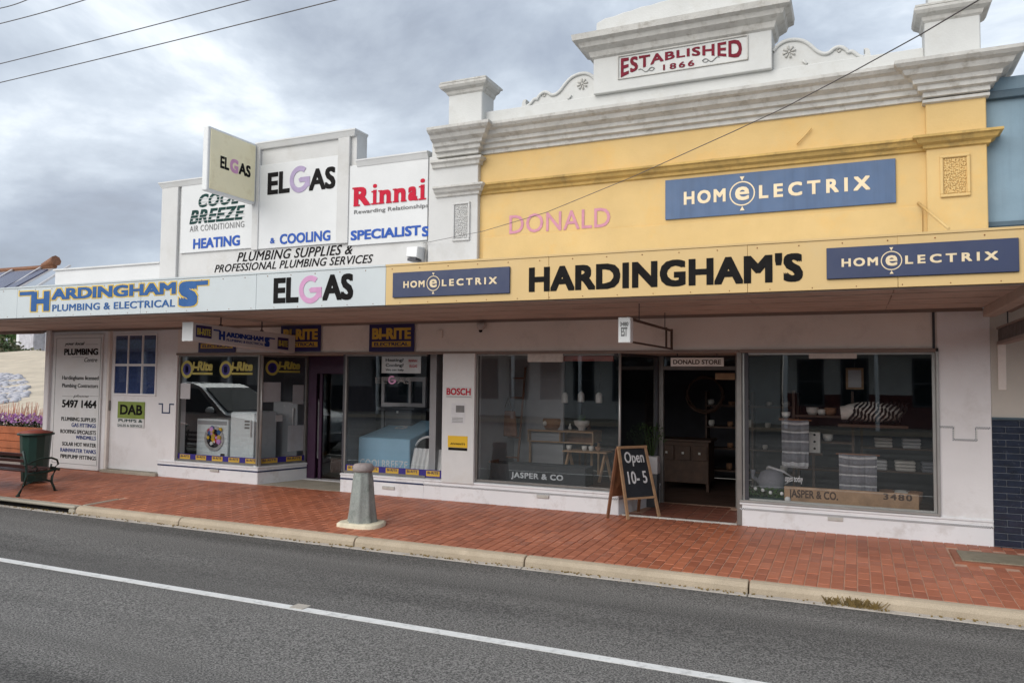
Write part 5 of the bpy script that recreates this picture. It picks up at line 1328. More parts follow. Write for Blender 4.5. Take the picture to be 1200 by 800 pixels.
for k, z in enumerate((.275, .605, .925, 1.245)):
    for j in range(5):
        x = -2.02+j*.27+rr.uniform(-.04, .04); r_ = rr.uniform(.035, .06); hh = rr.uniform(.06, .12)
        t = thing('pot', '%s pot %s on the %s shelf seen through the open doorway' % (('white', 'brown', 'white', 'cream', 'white')[j], ('at the left end', 'second from left', 'in the middle', 'second from right', 'at the right end')[j], locs[k]), 'pot', (x, 3.05, z), 'pots on the dark shelf')
        MB().lathe((x, 3.05, z), [(r_*.7, 0), (r_, hh*.5), (r_*.85, hh), (r_*.7, hh), (r_*.6, .01)], 12).build('body', ('ceramic', 'wicker', 'ceramic', 'cushion_cream', 'ceramic')[j], t)
wr = thing('wreath', 'large round dark twig wreath hanging inside the doorway', 'wreath', (at(826, 462, 2.2).x, 2.2, 1.5))
c_ = at(826, 462, 2.6); mb = MB()
for k in range(5): mb.tube([(c_.x+(.26+.02*math.sin(3*t+k))*math.cos(t), 2.6+.03*math.cos(5*t+k), c_.z+(.26+.02*math.cos(4*t+k))*math.sin(t)) for t in [2*PI*q/24 for q in range(25)]], .014, 5)
mb.build('twigs', 'wood_dark', wr); MB().tube([(c_.x, 2.6, c_.z+.26), (c_.x, 2.6, 2.45)], .004, 5).build('string', 'black_letter', wr)
# dried plant in a crate by the door
pc = at(768, 548, .9); dp = thing('potted_branches', 'white crate with dark dried branches standing by the doorway', 'plant', (pc.x-.05, .75, 0))
bxx = pc.x-.02
MB().box(bxx-.09, bxx+.09, .72, .88, .42, .64).build('pot', 'sign_grey', dp, bevel=.006); MB().box(bxx-.08, bxx+.08, .73, .87, .0, .419).build('stand', 'cooler_dark', dp)
mb = MB(); rr = random.Random(5)
for k in range(16):
    a_ = rr.uniform(0, 2*PI); q = rr.uniform(.04, .16); mb.tube([(bxx, .8, .6), (bxx+q*.5*math.cos(a_), .8+q*.5*math.sin(a_), .8), (bxx+q*math.cos(a_), .8+q*math.sin(a_), rr.uniform(.85, 1.08))], .004, 4)
    leafclump(mb, (bxx+q*math.cos(a_), .8+q*math.sin(a_), rr.uniform(.85, 1.05)), .05, 8, .014, rnd=rr)
mb.build('branches', 'leaf_dark', dp)
# --- window 4
def towel(px0, pt, pb, px1, Y, lab, axis):
    x0, x1, z0, z1 = rectpx(px0, pt, pb, px1, Y); t = thing('striped_towel', lab, 'towel', ((x0+x1)/2, Y, z1), 'striped towels in the right window')
    n = 24; W_ = x1-x0; H_ = z1-z0
    bands = [(0, .04, 0), (.04, .10, 1), (.10, .24, 0), (.24, .28, 1), (.28, .46, 0), (.46, .50, 1), (.50, .70, 0), (.70, .74, 1), (.74, .92, 0), (.92, .96, 1), (.96, 1.0, 1)]
    cloth = [MB(), MB()]
    for a_, b_, c_ in bands:
        for k in range(n):
            P = []
            for u, v in ((k/n, a_), ((k+1)/n, a_), ((k+1)/n, b_), (k/n, b_)):
                w__ = .012*math.sin(u*21)*(.4+v)+.008*math.sin(u*9+2)*v
                sag = .018*abs(math.sin(u*PI*2.2+.4))*(1 if v < .5 else .6)
                P.append((x0+W_*(u*(1-.04*v)+.02*v), Y+w__-.02*v, z1-H_*v-sag*(v > .9)-.012*math.sin(u*PI)*(v < .3)))
            cloth[c_].quad(*P, smooth=True)
    c0 = cloth[0].build('cloth', 'towel_grey', t); cloth[1].build('stripe', 'towel_white', c0)
    for o in (c0, c0.children[0]):
        s = o.modifiers.new('solid', 'SOLIDIFY'); s.thickness = .008
    fr_ = MB()
    for k in range(30): xx = x0+.02+(W_-.03)*k/30; fr_.tube([(xx, Y-.015, z0+.0), (xx+.003, Y-.015, z0-.03)], .003, 4)
    fr_.build('fringe', 'towel_white', t, kind='stuff')
    MB().tube([(x0-.03, Y+.012, z1-.005), (x1+.03, Y+.012, z1-.005)], .010, 8).build('hanging_rail', 'wood_brown', t)
    return t
towel(916, 491, 544, 948, .45, 'grey striped towel hanging at the upper left of the right window', 0)
towel(983, 531, 582, 1028, .30, 'grey striped towel with white bands low in the middle of the right window', 0)
# zebra striped bolster
x0, x1, z0, z1 = rectpx(985, 472, 496, 1058, .55)
zb_ = thing('zebra_cushion', 'cream bolster cushion with black wavy stripes on a rail in the right window', 'cushion', ((x0+x1)/2, .6, z0))
zc = (z0+z1)/2+.0; rz_ = (z1-z0)/2
MB().tube([(x0+(x1-x0)*t, .62, zc+.02*math.sin(t*3)) for t in [k/14 for k in range(15)]], [rz_*(.25+.75*math.sin(PI*min(1, max(.06, k/14*1.0)))**.35) for k in range(15)], 20).build('bolster', 'cushion_cream', zb_)
mb = MB()
for k in range(12):
    s = x0+.05+(x1-x0-.08)*k/12
    pts = [(s+.05*th+.014*math.sin(th*5+k), .62-(rz_+.004)*math.cos(th-PI/2+0), zc+.02*math.sin((s-x0)/(x1-x0)*3)+(rz_+.003)*math.sin(th-PI/2)) for th in [.1+q*.26 for q in range(12)]]
    pts = [(p[0], .62-(rz_+.003)*abs(math.sin(th)), zc+.02*math.sin((s-x0)/(x1-x0)*3)-(rz_+.003)*math.cos(th)) for p, th in zip(pts, [.1+q*.26 for q in range(12)])]
    mb.tube(pts, [.006+.006*math.sin(q*.27)+.003*((k+q) % 2) for q in range(12)], 6)
mb.build('stripes', 'black_cloth', zb_)
MB().box(x0-.03, x1+.05, .5, .75, zc-rz_-.035, zc-rz_-.003).build('rail_shelf', 'wood_dark', zb_)
# plank sign
x0 = at(930, 570, .18).x; x1 = at(1077, 583, .18).x; z0 = ZG-.008; z1 = at(1077, 579, .18).z
pk = thing('plank_sign', 'long pale timber plank lettered & CO. and 3480 along the bottom of the right window', 'sign', (x0, .18, ZG))
bx('plank', 'wood_light', pk, x0-.1, x1, .18, .20, z0, z1, bevel=.004); bx('foot', 'wood_brown', pk, x0-.08, x1-.02, .201, .26, z0, z0+.02)
letters('JASPER & CO.', 'wood_dark', pk, front(x0-.42+.37, at(982, 575, .18).x, z0+.03, z1-.03, .1795), bold=.03, extrude=.002)
letters('3480', 'wood_dark', pk, frontpx(1035, 577.5, 585, 1069, .1795), bold=.03, extrude=.002, spacing=1.25)
# shelves with bowls at left
x0 = at(930, 475, 1.2).x; x1 = at(985, 475, 1.2).x
sh2 = thing('bowl_shelf', 'dark open shelf unit with cream bowls behind the hanging towel', 'shelf', (x0, 1.2, 0))
zz = [at(950, 486, 1.0).z, at(950, 516, 1.0).z, at(950, 548, 1.0).z]
for z in zz: bx('shelf_board', 'wood_dark', sh2, x0, x1+.15, .95, 1.25, z-.025, z)
for xx in (x0, x1+.12): bx('upright', 'wood_dark', sh2, xx, xx+.03, .951, 1.24, .262, 1.5)
def bowl(px, z, r_, hh, Y, mt, lab, g='bowls and pots in the right window'):
    x = at(px, 480, Y).x; t = thing('bowl', lab, 'bowl', (x, Y, z), g)
    MB().lathe((x, Y, z), [(r_*.6, 0), (r_*.95, hh*.4), (r_, hh), (r_*.9, hh), (r_*.6, hh*.3)], 16).build('body', mt, t)
bowl(952, zz[0], .07, .09, 1.05, 'cushion_cream', 'cream bowl leftmost on the top shelf behind the towel'); bowl(963, zz[0], .055, .07, 1.05, 'ceramic', 'cream bowl in the middle of the top shelf behind the towel'); bowl(973, zz[0], .07, .09, 1.05, 'wicker', 'tan bowl rightmost on the top shelf behind the towel')
bowl(970, zz[1], .06, .08, 1.05, 'ceramic', 'white bowl on the middle shelf right of the spotted box')
bowl(959, ZG-.013, .05, .05, .5, 'ceramic', 'left white bowl on the floor of the right window'); bowl(971, ZG-.013, .05, .05, .5, 'ceramic', 'right white bowl on the floor of the right window')
x0, x1, z0, z1 = rectpx(948, 506, 530, 959, .75); db = thing('spotted_box', 'upright white box with black spots beside the left towel', 'box', (x0, .8, z0))
bx('box', 'ceramic', db, x0, x1+.02, .75, .85, z0, z1, bevel=.004)
for k in range(3): disc(((x0+x1)/2+.01, z0+.05+k*.08), .014, 12, .7475, .7495).build('spot', 'black_letter', db)
bx('stand', 'wood_dark', db, x0-.02, x1+.04, .74, .95, z0-.03, z0-.002); bx('stand_post', 'wood_dark', db, x0+.03, x0+.06, .8, .83, .262, z0-.03)
# woven baskets and linens at the back right of the window
rs = thing('linen_shelf', 'dark shelf unit with folded linens at the back right of the right window', 'shelf', (.45, 1.3, .262))
for z in (.55, .82): bx('shelf_board', 'wood_dark', rs, .05, .95, 1.2, 1.5, z, z+.02)
for xx in (.05, .92): bx('upright', 'wood_dark', rs, xx, xx+.03, 1.201, 1.49, .262, 1.12)
rr = random.Random(31)
for k, (x, z, mt_, w_) in enumerate(((.14, .57, 'sign_grey', .2), (.42, .57, 'cushion_cream', .22), (.70, .57, 'towel_grey', .18), (.2, .84, 'cushion_cream', .2), (.5, .84, 'sign_grey', .2))):
    t = thing('linen_stack', ('grey folded linen stack at the left of the lower linen shelf', 'cream folded linen stack in the middle of the lower linen shelf', 'dark folded towel stack at the right of the lower linen shelf', 'cream folded linen stack on the upper linen shelf', 'pale folded linen stack right of the cream one on the upper linen shelf')[k], 'linen', (x, 1.25, z), 'folded linens on the shelf')
    for q in range(3): bx('folded_cloth', mt_, t, x+rr.uniform(0, .01), x+w_, 1.22, 1.44, z+q*.04, z+q*.04+.034, bevel=.012)
for k, (px, mt_) in enumerate(((1040, 'wicker'), (1056, 'ceramic'), (1072, 'wicker'))):
    x = at(px, 560, .75).x; t = thing('floor_basket', ('tan floor basket leftmost right of the lower striped towel', 'white floor pot right of the lower striped towel', 'tan floor basket nearest the right end of the window')[k], 'basket', (x, .8, .262), 'baskets on the window floor')
    MB().lathe((x, .8, .262), [(.06, 0), (.08, .05), (.085, .13), (.07, .13), (.06, .03)], 14).build('body', mt_, t)
# framed picture
x0, x1, z0, z1 = rectpx(991, 431, 456, 1012, 1.1); fp_ = thing('framed_picture', 'small gold framed picture hanging above the zebra cushion', 'picture', (x0, 1.1, z0))
f_ = MB()
for q in ((x0, x1, z1-.025, z1), (x0, x1, z0, z0+.025), (x0, x0+.025, z0+.025, z1-.025), (x1-.025, x1, z0+.025, z1-.025)): f_.box(q[0], q[1], 1.1, 1.12, q[2], q[3])
f_.build('frame', 'wood_light', fp_); bx('print', 'sign_grey', fp_, x0+.02, x1-.02, 1.11, 1.118, z0+.02, z1-.02); MB().tube([((x0+x1)/2, 1.11, z1), ((x0+x1)/2, 1.11, 2.45)], .003, 4).build('string', 'dark_frame', fp_)
# grey watering can, plush leaves and plant with white flowers
wc_ = at(903, 548, .35); wc = thing('watering_can', 'dark grey zinc watering can at the lower left of the right window', 'watering can', (wc_.x, .45, ZG))
MB().lathe((wc_.x, .45, .34), [(.10, 0), (.14, .06), (.15, .14), (.12, .22), (.05, .25)], 18).build('can_body', 'towel_grey', wc)
MB().tube([(wc_.x-.1, .43, .42), (wc_.x-.2, .4, .5), (wc_.x-.2, .4, .58)], [.03, .02, .03], 8).build('spout', 'towel_grey', wc)
MB().tube([(wc_.x+.12, .45, .42), (wc_.x+.26, .45, .50), (wc_.x+.12, .45, .58), (wc_.x-.04, .45, .62)], .014, 6).build('handle', 'sign_grey', wc)
bx('stand', 'wood_dark', wc, wc_.x-.12, wc_.x+.12, .36, .56, .262, .34)
fl_ = at(905, 571, .25); wp = thing('flowering_plant', 'low green plant with white blossoms at the foot of the right window', 'plant', (fl_.x, .3, ZG))
mb = MB()
for k in range(9): leafclump(mb, (fl_.x-.24+k*.06, .28, .34), .06, 60, .012)
mb.build('foliage', 'leaf_green', wp)
mb = MB(); rr = random.Random(8)
for k in range(5): mb.sphere((fl_.x-.17+k*.085+rr.uniform(-.02, .02), .22, .36+rr.uniform(-.02, .03)), .021, 8, 6)
mb.build('blossoms', 'white_letter', wp); MB().box(fl_.x-.26, fl_.x+.26, .22, .36, .262, .30).build('trough', 'bench_green', wp)
b_ = at(923, 576, .16); tag(MB().sphere((b_.x, .16, .30), .032, 14, 10).build('white_ball', 'white_letter'), 'round white ball ornament on the sill in front of the plank sign', 'ornament')
wl = letters('open today', 'chalk', win4, frontpx(920, 556, 566, 941, .043), extrude=.001, shear=.2)
# white top jug on left towel
bowl(921, at(921, 489, .5).z, .05, .06, .55, 'ceramic', 'white bowl perched above the left hanging towel')
t_ = at(921, 489, .55); tag(bx('bowl_bracket', 'wood_dark', None, t_.x-.08, t_.x+.08, .47, .66, t_.z-.02, t_.z-.003), 'small dark wooden bracket shelf above the left towel', 'shelf')
# ================================================================ STREET THINGS
# A-frame
F1 = atz(736, 608, 0); F2 = atz(772.5, 605, 0); B1 = atz(712, 606, 0); B2 = atz(748, 599, 0)
F1.z = gz(F1.y); F2.z = 0; B1.z = gz(B1.y); B2.z = 0
d_ = (F2-F1).normalized(); nrm = Vector((d_.y, -d_.x, 0))
mid = (F1+F2+B1+B2)/4; wF = (F2-F1).length*.5
top = Vector((mid.x, mid.y, .80))
T1 = top-d_*wF*.86; T2 = top+d_*wF*.86
T1 = Vector((T1.x-.02, T1.y, .80)); T2 = Vector((T2.x-.02, T2.y, .80))
af = thing('sandwich_board', 'wooden A frame chalkboard lettered Open 10-5 outside the shop doorway', 'sign', (mid.x, mid.y, 0))
for a, b in ((F1, T1), (F2, T2)): MB().bar(a, b, .038, .022, up=tuple(nrm)).build('leg', 'wood_light', af, bevel=.003)
Bo = nrm*-.03
for a, b in ((B1, T1+Bo), (B2, T2+Bo)): MB().bar(a, b, .038, .022, up=tuple(nrm)).build('leg', 'wood_brown', af, bevel=.003)
MB().bar(T1-d_*.02+Vector((0, 0, .012)), T2+d_*.02+Vector((0, 0, .012)), .035, .03).build('top_rail', 'wood_light', af, bevel=.003)
def lerp(a, b, t): return a+(b-a)*t
def quadp(a0, a1, b0, b1, u, v): return lerp(lerp(a0, a1, v), lerp(b0, b1, v), u)
def slab(name, mt, a0, a1, b0, b1, u0, u1, v0, v1, off, th):
    f = lambda u, v, d: quadp(a0, a1, b0, b1, u, v)+nrm*(off+d)
    return MB().hexa([f(u0, v0, 0), f(u1, v0, 0), f(u1, v0, th), f(u0, v0, th), f(u0, v1, 0), f(u1, v1, 0), f(u1, v1, th), f(u0, v1, th)]).build(name, mt, af)
slab('chalkboard', 'chalkboard', F1, T1, F2, T2, .05, .95, .30, .985, -.008, .012)
slab('back_panel', 'wood_brown', B1, T1+Bo, B2, T2+Bo, .05, .95, .30, .97, -.006, .012)
slab('cross_rail', 'wood_light', F1, T1, F2, T2, .04, .96, .27, .30, -.008, .02)
fb = lambda u0, u1, v0, v1: (lambda u, v, d: quadp(F1, T1, F2, T2, u0+(u1-u0)*u, v0+(v1-v0)*v)+nrm*(.0045+d))
letters('Open', 'chalk', af, fb(.16, .86, .74, .95), extrude=.002, bold=.012)
letters('10- 5', 'chalk', af, fb(.18, .84, .49, .67), extrude=.002, bold=.012)
# bollard
bp = atz(420, 617, gz(-2.0)); bc = Vector((bp.x, max(bp.y+.07, YK+.235), gz(-2.0)))
bl_ = thing('bollard', 'tapered grey green concrete bollard with round cap on a white base slab at the kerb', 'bollard', bc)
mb = MB(); rr = random.Random(6); n = 16; pts = []
for k in range(n):
    a_ = 2*PI*k/n; c, s = math.cos(a_), math.sin(a_); e_ = 1/max(abs(c), abs(s)); q = min(e_, 1.22)
    pts.append((c*q*.25*(1+rr.uniform(-.05, .05)), s*q*.19*(1+rr.uniform(-.05, .05))))
i = len(mb.v)
mb.v += [(bc.x+x, bc.y+y, bc.z-.03) for x, y in pts]+[(bc.x+x, bc.y+y, bc.z+.035) for x, y in pts]+[(bc.x+x*.93, bc.y+y*.93, bc.z+.05) for x, y in pts]
for r_ in (0, 1):
    for k in range(n): mb.f.append((i+r_*n+k, i+r_*n+(k+1) % n, i+(r_+1)*n+(k+1) % n, i+(r_+1)*n+k)); mb.sm.append(True)
mb.f.append(tuple(i+2*n+k for k in range(n))); mb.sm.append(False)
mb.build('base_slab', 'base_white', bl_)
mb = MB(); prof = [(.168, .045), (.165, .08), (.152, .18), (.140, .30), (.127, .42), (.115, .53), (.104, .59), (.098, .61)]
N8 = 48; rings = []
for (r_, z) in prof:
    i = len(mb.v); rings.append(i)
    for k in range(N8):
        a_ = 2*PI*k/N8+.35; fl8 = (a_-.35) % (PI/4)-PI/8
        rad = r_*math.cos(PI/8)/math.cos(fl8)*(1-.035*math.cos(fl8/(PI/8)*PI/2)*(0 < z < .6))*(1+.015*math.sin(k*2.3+z*40)+.012*math.sin(k*.9+z*17))
        mb.v.append((bc.x+rad*math.cos(a_), bc.y+rad*math.sin(a_), bc.z+z))
for q in range(len(rings)-1):
    for k in range(N8): mb.f.append((rings[q]+k, rings[q]+(k+1) % N8, rings[q+1]+(k+1) % N8, rings[q+1]+k)); mb.sm.append(True)
mb.f.append(tuple(rings[-1]+k for k in range(N8))); mb.sm.append(False)
mb.build('shaft', 'bollard_concrete', bl_)
MB().lathe((bc.x, bc.y, bc.z+.60), [(.10, 0), (.114, .010), (.121, .03), (.116, .062), (.095, .085), (.04, .092)], 24).build('cap', 'bollard_cap', bl_)
# bench
be = thing('bench', 'cast iron park bench with dark red slats at the left edge', 'bench', (-11.2, -1.9, gz(-1.9)))
bgz = gz(-1.9)
def bench_end(X):
    mb = MB()
    Yb, Yf = -2.10, -1.66
    def T(pts, r): mb.tube([(X, y, bgz+z) for y, z in pts], r, 7)
    T([(-2.16, 0), (-2.13, .06), (-2.08, .14), (-2.05, .26), (-2.06, .40), (-2.11, .60)], .017)       # rear leg rising into the back
    T([(-1.63, 0), (-1.65, .06), (-1.69, .14), (-1.68, .22), (-1.64, .30)], .017)
    T([(-2.10, .13), (-1.98, .17), (-1.86, .185), (-1.76, .175), (-1.68, .14)], .013)
    T([(-2.06, .29), (-1.95, .275), (-1.80, .28), (-1.62, .315), (-1.58, .30)], .019)
    T([(-2.09, .40), (-1.98, .44), (-1.85, .475), (-1.70, .475), (-1.62, .44), (-1.60, .38), (-1.65, .335), (-1.71, .35), (-1.70, .39)], .014)
    T([(-1.95, .28), (-1.90, .34), (-1.93, .38), (-1.98, .36)], .011)
    T([(-1.63, .0), (-1.60, .0)], .02); T([(-2.18, .0), (-2.14, .0)], .02)
    return mb
for X in (-10.33, -11.9, -13.4): bench_end(X).build('bench_end', 'bench_green', be)
for k, (y, z) in enumerate(((-1.98, .30), (-1.88, .30), (-1.78, .303), (-1.68, .315))): bx('slat', 'bench_slat', be, -13.45, -10.345, y-.036, y+.036, bgz+z, bgz+z+.02, bevel=.004)
for k, z in enumerate((.36, .44, .525)): MB().hexa([(-13.45, -2.055-.02*k, bgz+z), (-10.345, -2.055-.02*k, bgz+z), (-10.345, -2.035-.02*k, bgz+z), (-13.45, -2.035-.02*k, bgz+z), (-13.45, -2.065-.02*k, bgz+z+.045), (-10.345, -2.065-.02*k, bgz+z+.045), (-10.345, -2.045-.02*k, bgz+z+.045), (-13.45, -2.045-.02*k, bgz+z+.045)]).build('slat', 'bench_slat', be, bevel=.004)
# bin
YB = -1.25
x0 = at(28.5, 515, YB).x; x1 = at(55.5, 515, YB).x; zl = at(29, 506, YB).z; cxb = (x0+x1)/2; hw = (x1-x0)/2*.80
cxb = at(42, 515, YB).x
bi = thing('litter_bin', 'dark green tapered litter bin with a reddish lid behind the bench', 'bin', (cxb, YB, 0))
MB().lathe((cxb, YB, 0), [(hw*.80, 0), (hw*.82, .05), (hw, zl-.03)], 12, smooth=False).build('bin_body', 'bin_green', bi)
MB().lathe((cxb, YB, 0), [(hw*1.0, zl-.035), (hw*1.17, zl-.03), (hw*1.17, zl-.005), (hw*.9, zl)], 24).build('rim', 'bin_green', bi)
MB().lathe((cxb, YB, 0), [(hw*1.05, zl-.004), (hw*1.04, zl+.014), (hw*.3, zl+.05)], 24).build('lid', 'bin_lid', bi)
# planter
pt_ = thing('planter_box', 'long reddish timber planter box with purple flowers left of the building', 'planter', (-16, .6, 0))
zp = at(10, 499, .5).z; px1 = at(53, 505, .5).x
for k in range(4):
    z0 = .06+k*(zp-.06)/4
    bx('plank', 'planter_wood', pt_, -20, px1, .5, .54, z0+.004, z0+(zp-.06)/4-.004, bevel=.005)
    bx('plank', 'planter_wood', pt_, px1-.04, px1, .545, 1.3, z0+.004, z0+(zp-.06)/4-.004, bevel=.005)
bx('soil', 'wood_dark', pt_, -19.9, px1-.05, .545, 1.3, .05, zp-.05)
rr = random.Random(9)
for k in range(9):
    x = px1-.25-k*.42
    t = thing('petunia', '%s flowering clump %s in the long timber planter' % (('purple', 'white and purple')[k % 2], ('at its right end', 'second from its right end', 'third from its right end', 'fourth from its right end', 'fifth from its right end', 'sixth from its right end', 'seventh from its right end', 'eighth from its right end', 'ninth from its right end')[k]), 'flower', (x, .8, zp-.05), 'flower clumps in the planter')
    a_ = MB(); leafclump(a_, (x, .72, zp+.03), .24, 110, .022, (1, .6, .35), rr); a_.build('foliage', 'leaf_dark', t)
    b2, c2 = MB(), MB()
    leafclump(b2, (x, .68, zp+.13), .22, 90, .025, (1, .6, .5), rr); leafclump(c2, (x+.05, .66, zp+.09), .2, 28, .022, (1, .6, .6), rr)
    b2.build('blossoms', 'petal_purple', t); c2.build('white_blossoms', 'petal_white', t)
for k in range(11):
    x = px1-.2-k*.36
    t = thing('tall_grass', 'reddish ornamental grass tuft number %s from the right behind the planter flowers' % ('one', 'two', 'three', 'four', 'five', 'six', 'seven', 'eight', 'nine', 'ten', 'eleven')[k], 'grass', (x, 1.1, zp), 'reddish grass tufts in the planter')
    mb = MB()
    for _ in range(26):
        a_ = rr.uniform(0, 2*PI); s = rr.uniform(0, .12); h_ = rr.uniform(.25, .52); l_ = rr.uniform(.02, .10)
        p = Vector((x+s*math.cos(a_), 1.1+s*math.sin(a_)*.6, zp-.05)); q = p+Vector((l_*math.cos(a_), l_*math.sin(a_), h_)); w__ = .012
        mb.quad(p+Vector((-w__, 0, 0)), p+Vector((w__, 0, 0)), q+Vector((w__*.5, 0, 0)), q+Vector((-w__*.5, 0, 0)))
    mb.build('blades', 'grass_red', t)
# weed at the kerb
wd_ = atz(995, 708, -.14)
wdt = thing('kerb_weed', 'dry brown weed growing in the gutter at the kerb foot', 'weed', (wd_.x, wd_.y, -.13))
mb = MB(); rr = random.Random(12); g0 = YK-.14
for _ in range(190):
    x = wd_.x+rr.choice((-.12, .02, .05, .16))+rr.gauss(0, .035); z = -.13; h_ = rr.uniform(.015, .07); a_ = rr.uniform(0, 2*PI); l_ = rr.uniform(.02, .07)
    p = Vector((x, g0+rr.uniform(-.04, .02), z)); q = p+Vector((l_*math.cos(a_), l_*math.sin(a_)*.5-.01, h_))
    mb.quad(p+Vector((-.004, 0, 0)), p+Vector((.004, 0, 0)), q+Vector((.003, 0, 0)), q+Vector((-.003, 0, 0)))
mb.build('stems', 'weed', wdt)
mb = MB(); leafclump(mb, (wd_.x+.04, g0, -.12), .09, 45, .008, (1.3, .4, .4), rr); mb.build('leaves', 'leaf_olive', wdt)
# grit and dry leaves gathered along the gutter
mb = MB(); rr = random.Random(77)
for _ in range(420):
    x = rr.uniform(-11, 1.8); y = YK-.13-abs(rr.gauss(0, .035)); s = rr.uniform(.003, .009); a_ = rr.uniform(0, PI)
    z = -.1265+.004*rr.random() if y > YK-.19 else -.138
    mb.box(x-s, x+s, y-s*.7, y+s*.7, z-.006, z+s*.5)
tag(mb.build('gutter_grit', 'weed'), kind='stuff')
mb = MB()
for _ in range(160):
    x = rr.uniform(-11, 1.2); y = rr.choice((rr.uniform(YK+.02, -.05), -.03-abs(rr.gauss(0, .03)))); s = rr.uniform(.004, .010); z = gz(y)
    mb.quad((x-s, y, z+.003), (x, y-s*.6, z+.005), (x+s, y, z+.003), (x, y+s*.6, z+.006))
tag(mb.build('fallen_leaves', 'weed'), kind='stuff')
# tile scrap on line
a = atz(352, 711, rz(-4.4)); bx('road_patch', 'gutter_concrete', roado, a.x-.06, a.x+.06, a.y-.05, a.y+.05, rz(a.y)-.004, rz(a.y)+.009)
# ================================================================ BACKGROUND LEFT
# far house with solar panels on its roof, on top of the embankment
YH, YR = 34.0, 38.0
R1 = at(63.5, 324, YR); zr_ = at(30, 317.5, YR).z; xr = R1.x
ze = at(30, 347, YH).z; g0 = at(20, 418, YH).z-.4
sr = thing('solar_roof_house', 'pale two storey house on the embankment with solar panels on its roof', 'house', (xr-10, YH, g0))
xl = at(-70, 400, YH).x; xh = at(19, 400, YH).x; xw = at(60, 400, YH).x
MB().hexa([(xl, YH-.5, ze), (xr+.3, YH-.5, ze), (xr, YR, zr_), (xl, YR, zr_), (xl, YH-.5, ze+.12), (xr+.3, YH-.5, ze+.12), (xr, YR, zr_+.12), (xl, YR, zr_+.12)]).build('roof', 'silver', sr)
MB().tube([(xl, YR, zr_+.25), (xr+.1, YR, zr_+.22)], .2, 8).build('ridge', 'wood_brown', sr)
MB().tube([(xr-1.6, YR, zr_+.35), (xr+.2, YR, zr_+.75)], [.25, .5], 8).build('ridge_end', 'wood_brown', sr)
bx('wall', 'far_white', sr, xh, xw+1, YH, YR+3, g0, ze); bx('wall', 'rock_lilac', sr, at(22, 400, YH-1).x, at(39, 400, YH-1).x, YH-1, YH-.01, g0, ze-.2, label='lilac grey bay of the far house')
for px in (54.5, 58.5):
    for py in (396, 402): q = at(px, py, YH-.02); bx('window', 'car_glass', sr, q.x, q.x+.22, YH-.05, YH-.001, q.z, q.z+.42)
pw = (at(30, 330, YR).x-at(-2, 330, YR).x)
xj = at(49.5, 326, YR).x
for k in range(-1, 5):
    x1 = xj-k*pw-.15; x0 = max(xl+.1, x1-pw+.3)
    if k == -1: x1 = min(x1, xr-.2)
    P = [Vector((x, YR-(YR-YH+.5)*s_, zr_+(ze-zr_)*s_+.13)) for x, s_ in ((x0, .90), (x1, .90), (x1, .10), (x0, .10))]
    MB().hexa(P+[p+Vector((0, -.02, .1)) for p in P]).build('solar_panel', 'solar_cell', sr)
    MB().bar((xj-k*pw, YR-.2, zr_+.16), (xj-k*pw, YH, ze+.3), .26, .16).build('panel_rail', 'silver', sr)
def fat(px, py, Y=34): return at(px, py, Y)
rr = random.Random(21)
labs = ['leftmost dusty olive shrub on top of the embankment', 'second dusty shrub from the left on the embankment', 'middle olive shrub below the far white house', 'shrub just right of the middle on the embankment crest', 'small shrub beneath the wing of the far house', 'rightmost grey green shrub on the embankment crest']
for k, (px, py, r_) in enumerate(((2, 404, 2.3), (10, 409, 1.6), (20, 411, 1.5), (32, 414, 1.1), (44, 415, 1.0), (54, 417, .9))):
    Y_ = 29; p = at(px, py, Y_)
    t = thing('shrub', labs[k], 'shrub', (p.x, Y_, p.z-r_), 'shrubs on the embankment')
    mb = MB()
    for _ in range(5): leafclump(mb, (p.x+rr.uniform(-1, 1)*r_*.6, Y_+rr.uniform(-.5, .5), p.z-r_*.4+rr.uniform(-.3, .4)*r_), r_*.6, 90, .12, rnd=rr)
    mb.build('crown', ('leaf_olive', 'leaf_dark')[k % 2], t)
    MB().tube([(p.x, Y_, p.z-r_*1.6), (p.x+.1, Y_, p.z-r_*.3)], [.12, .05], 6).build('trunk', 'wood_dark', t)
tp_ = at(5, 392, 42); t = thing('background_tree', 'blue green tree crown far behind the embankment at the left edge', 'tree', (tp_.x, 42, 2)); mb = MB()
for _ in range(16): leafclump(mb, (tp_.x+rr.uniform(-3, 3), 42+rr.uniform(-1, 1), tp_.z+rr.uniform(-1.5, 1.8)), 1.2, 110, .16, rnd=rr)
mb.build('crown', 'leaf_green', t); MB().tube([(tp_.x, 42, 1), (tp_.x, 42, tp_.z)], [.3, .15], 7).build('trunk', 'wood_dark', t)
# ================================================================ WIRES
def wire(name, pts, r, label, group=None):
    tag(MB().tube(pts, r, 6).build(name, 'wire'), label, 'cable', group)
for i, (pyl, px0, lab) in enumerate(((97, 395, 'lowest overhead power line crossing the upper left sky'), (75, 293, 'second lowest overhead power line in the upper left sky'), (28, 100, 'third overhead power line near the top left corner'), (10, 32, 'highest overhead power line clipped by the top left corner'))):
    Y_ = -1.6-(0, .0, .35, .35)[i]
    a = at(0, pyl, Y_); b = at(px0, 0, Y_); d = b-a
    n = 12; pts = []
    for k in range(-12, n*3):
        t = k/n*1.0; p = a+d*t; pts.append((p.x, Y_, a.z+(b.z-a.z)*t-.012*math.sin(PI*min(1, max(0, t)))))
    wire('power_line', pts, .0065, lab, 'overhead power lines')
pp = [(496, 285, -.05), (566, 271, -.7), (640, 249, -1.35), (740, 208, -2.2), (860, 154, -3.2), (920, 126, -3.7), (1000, 84, -4.35), (1080, 40, -4.9), (1144, 2, -5.3), (1200, -34, -5.6)]
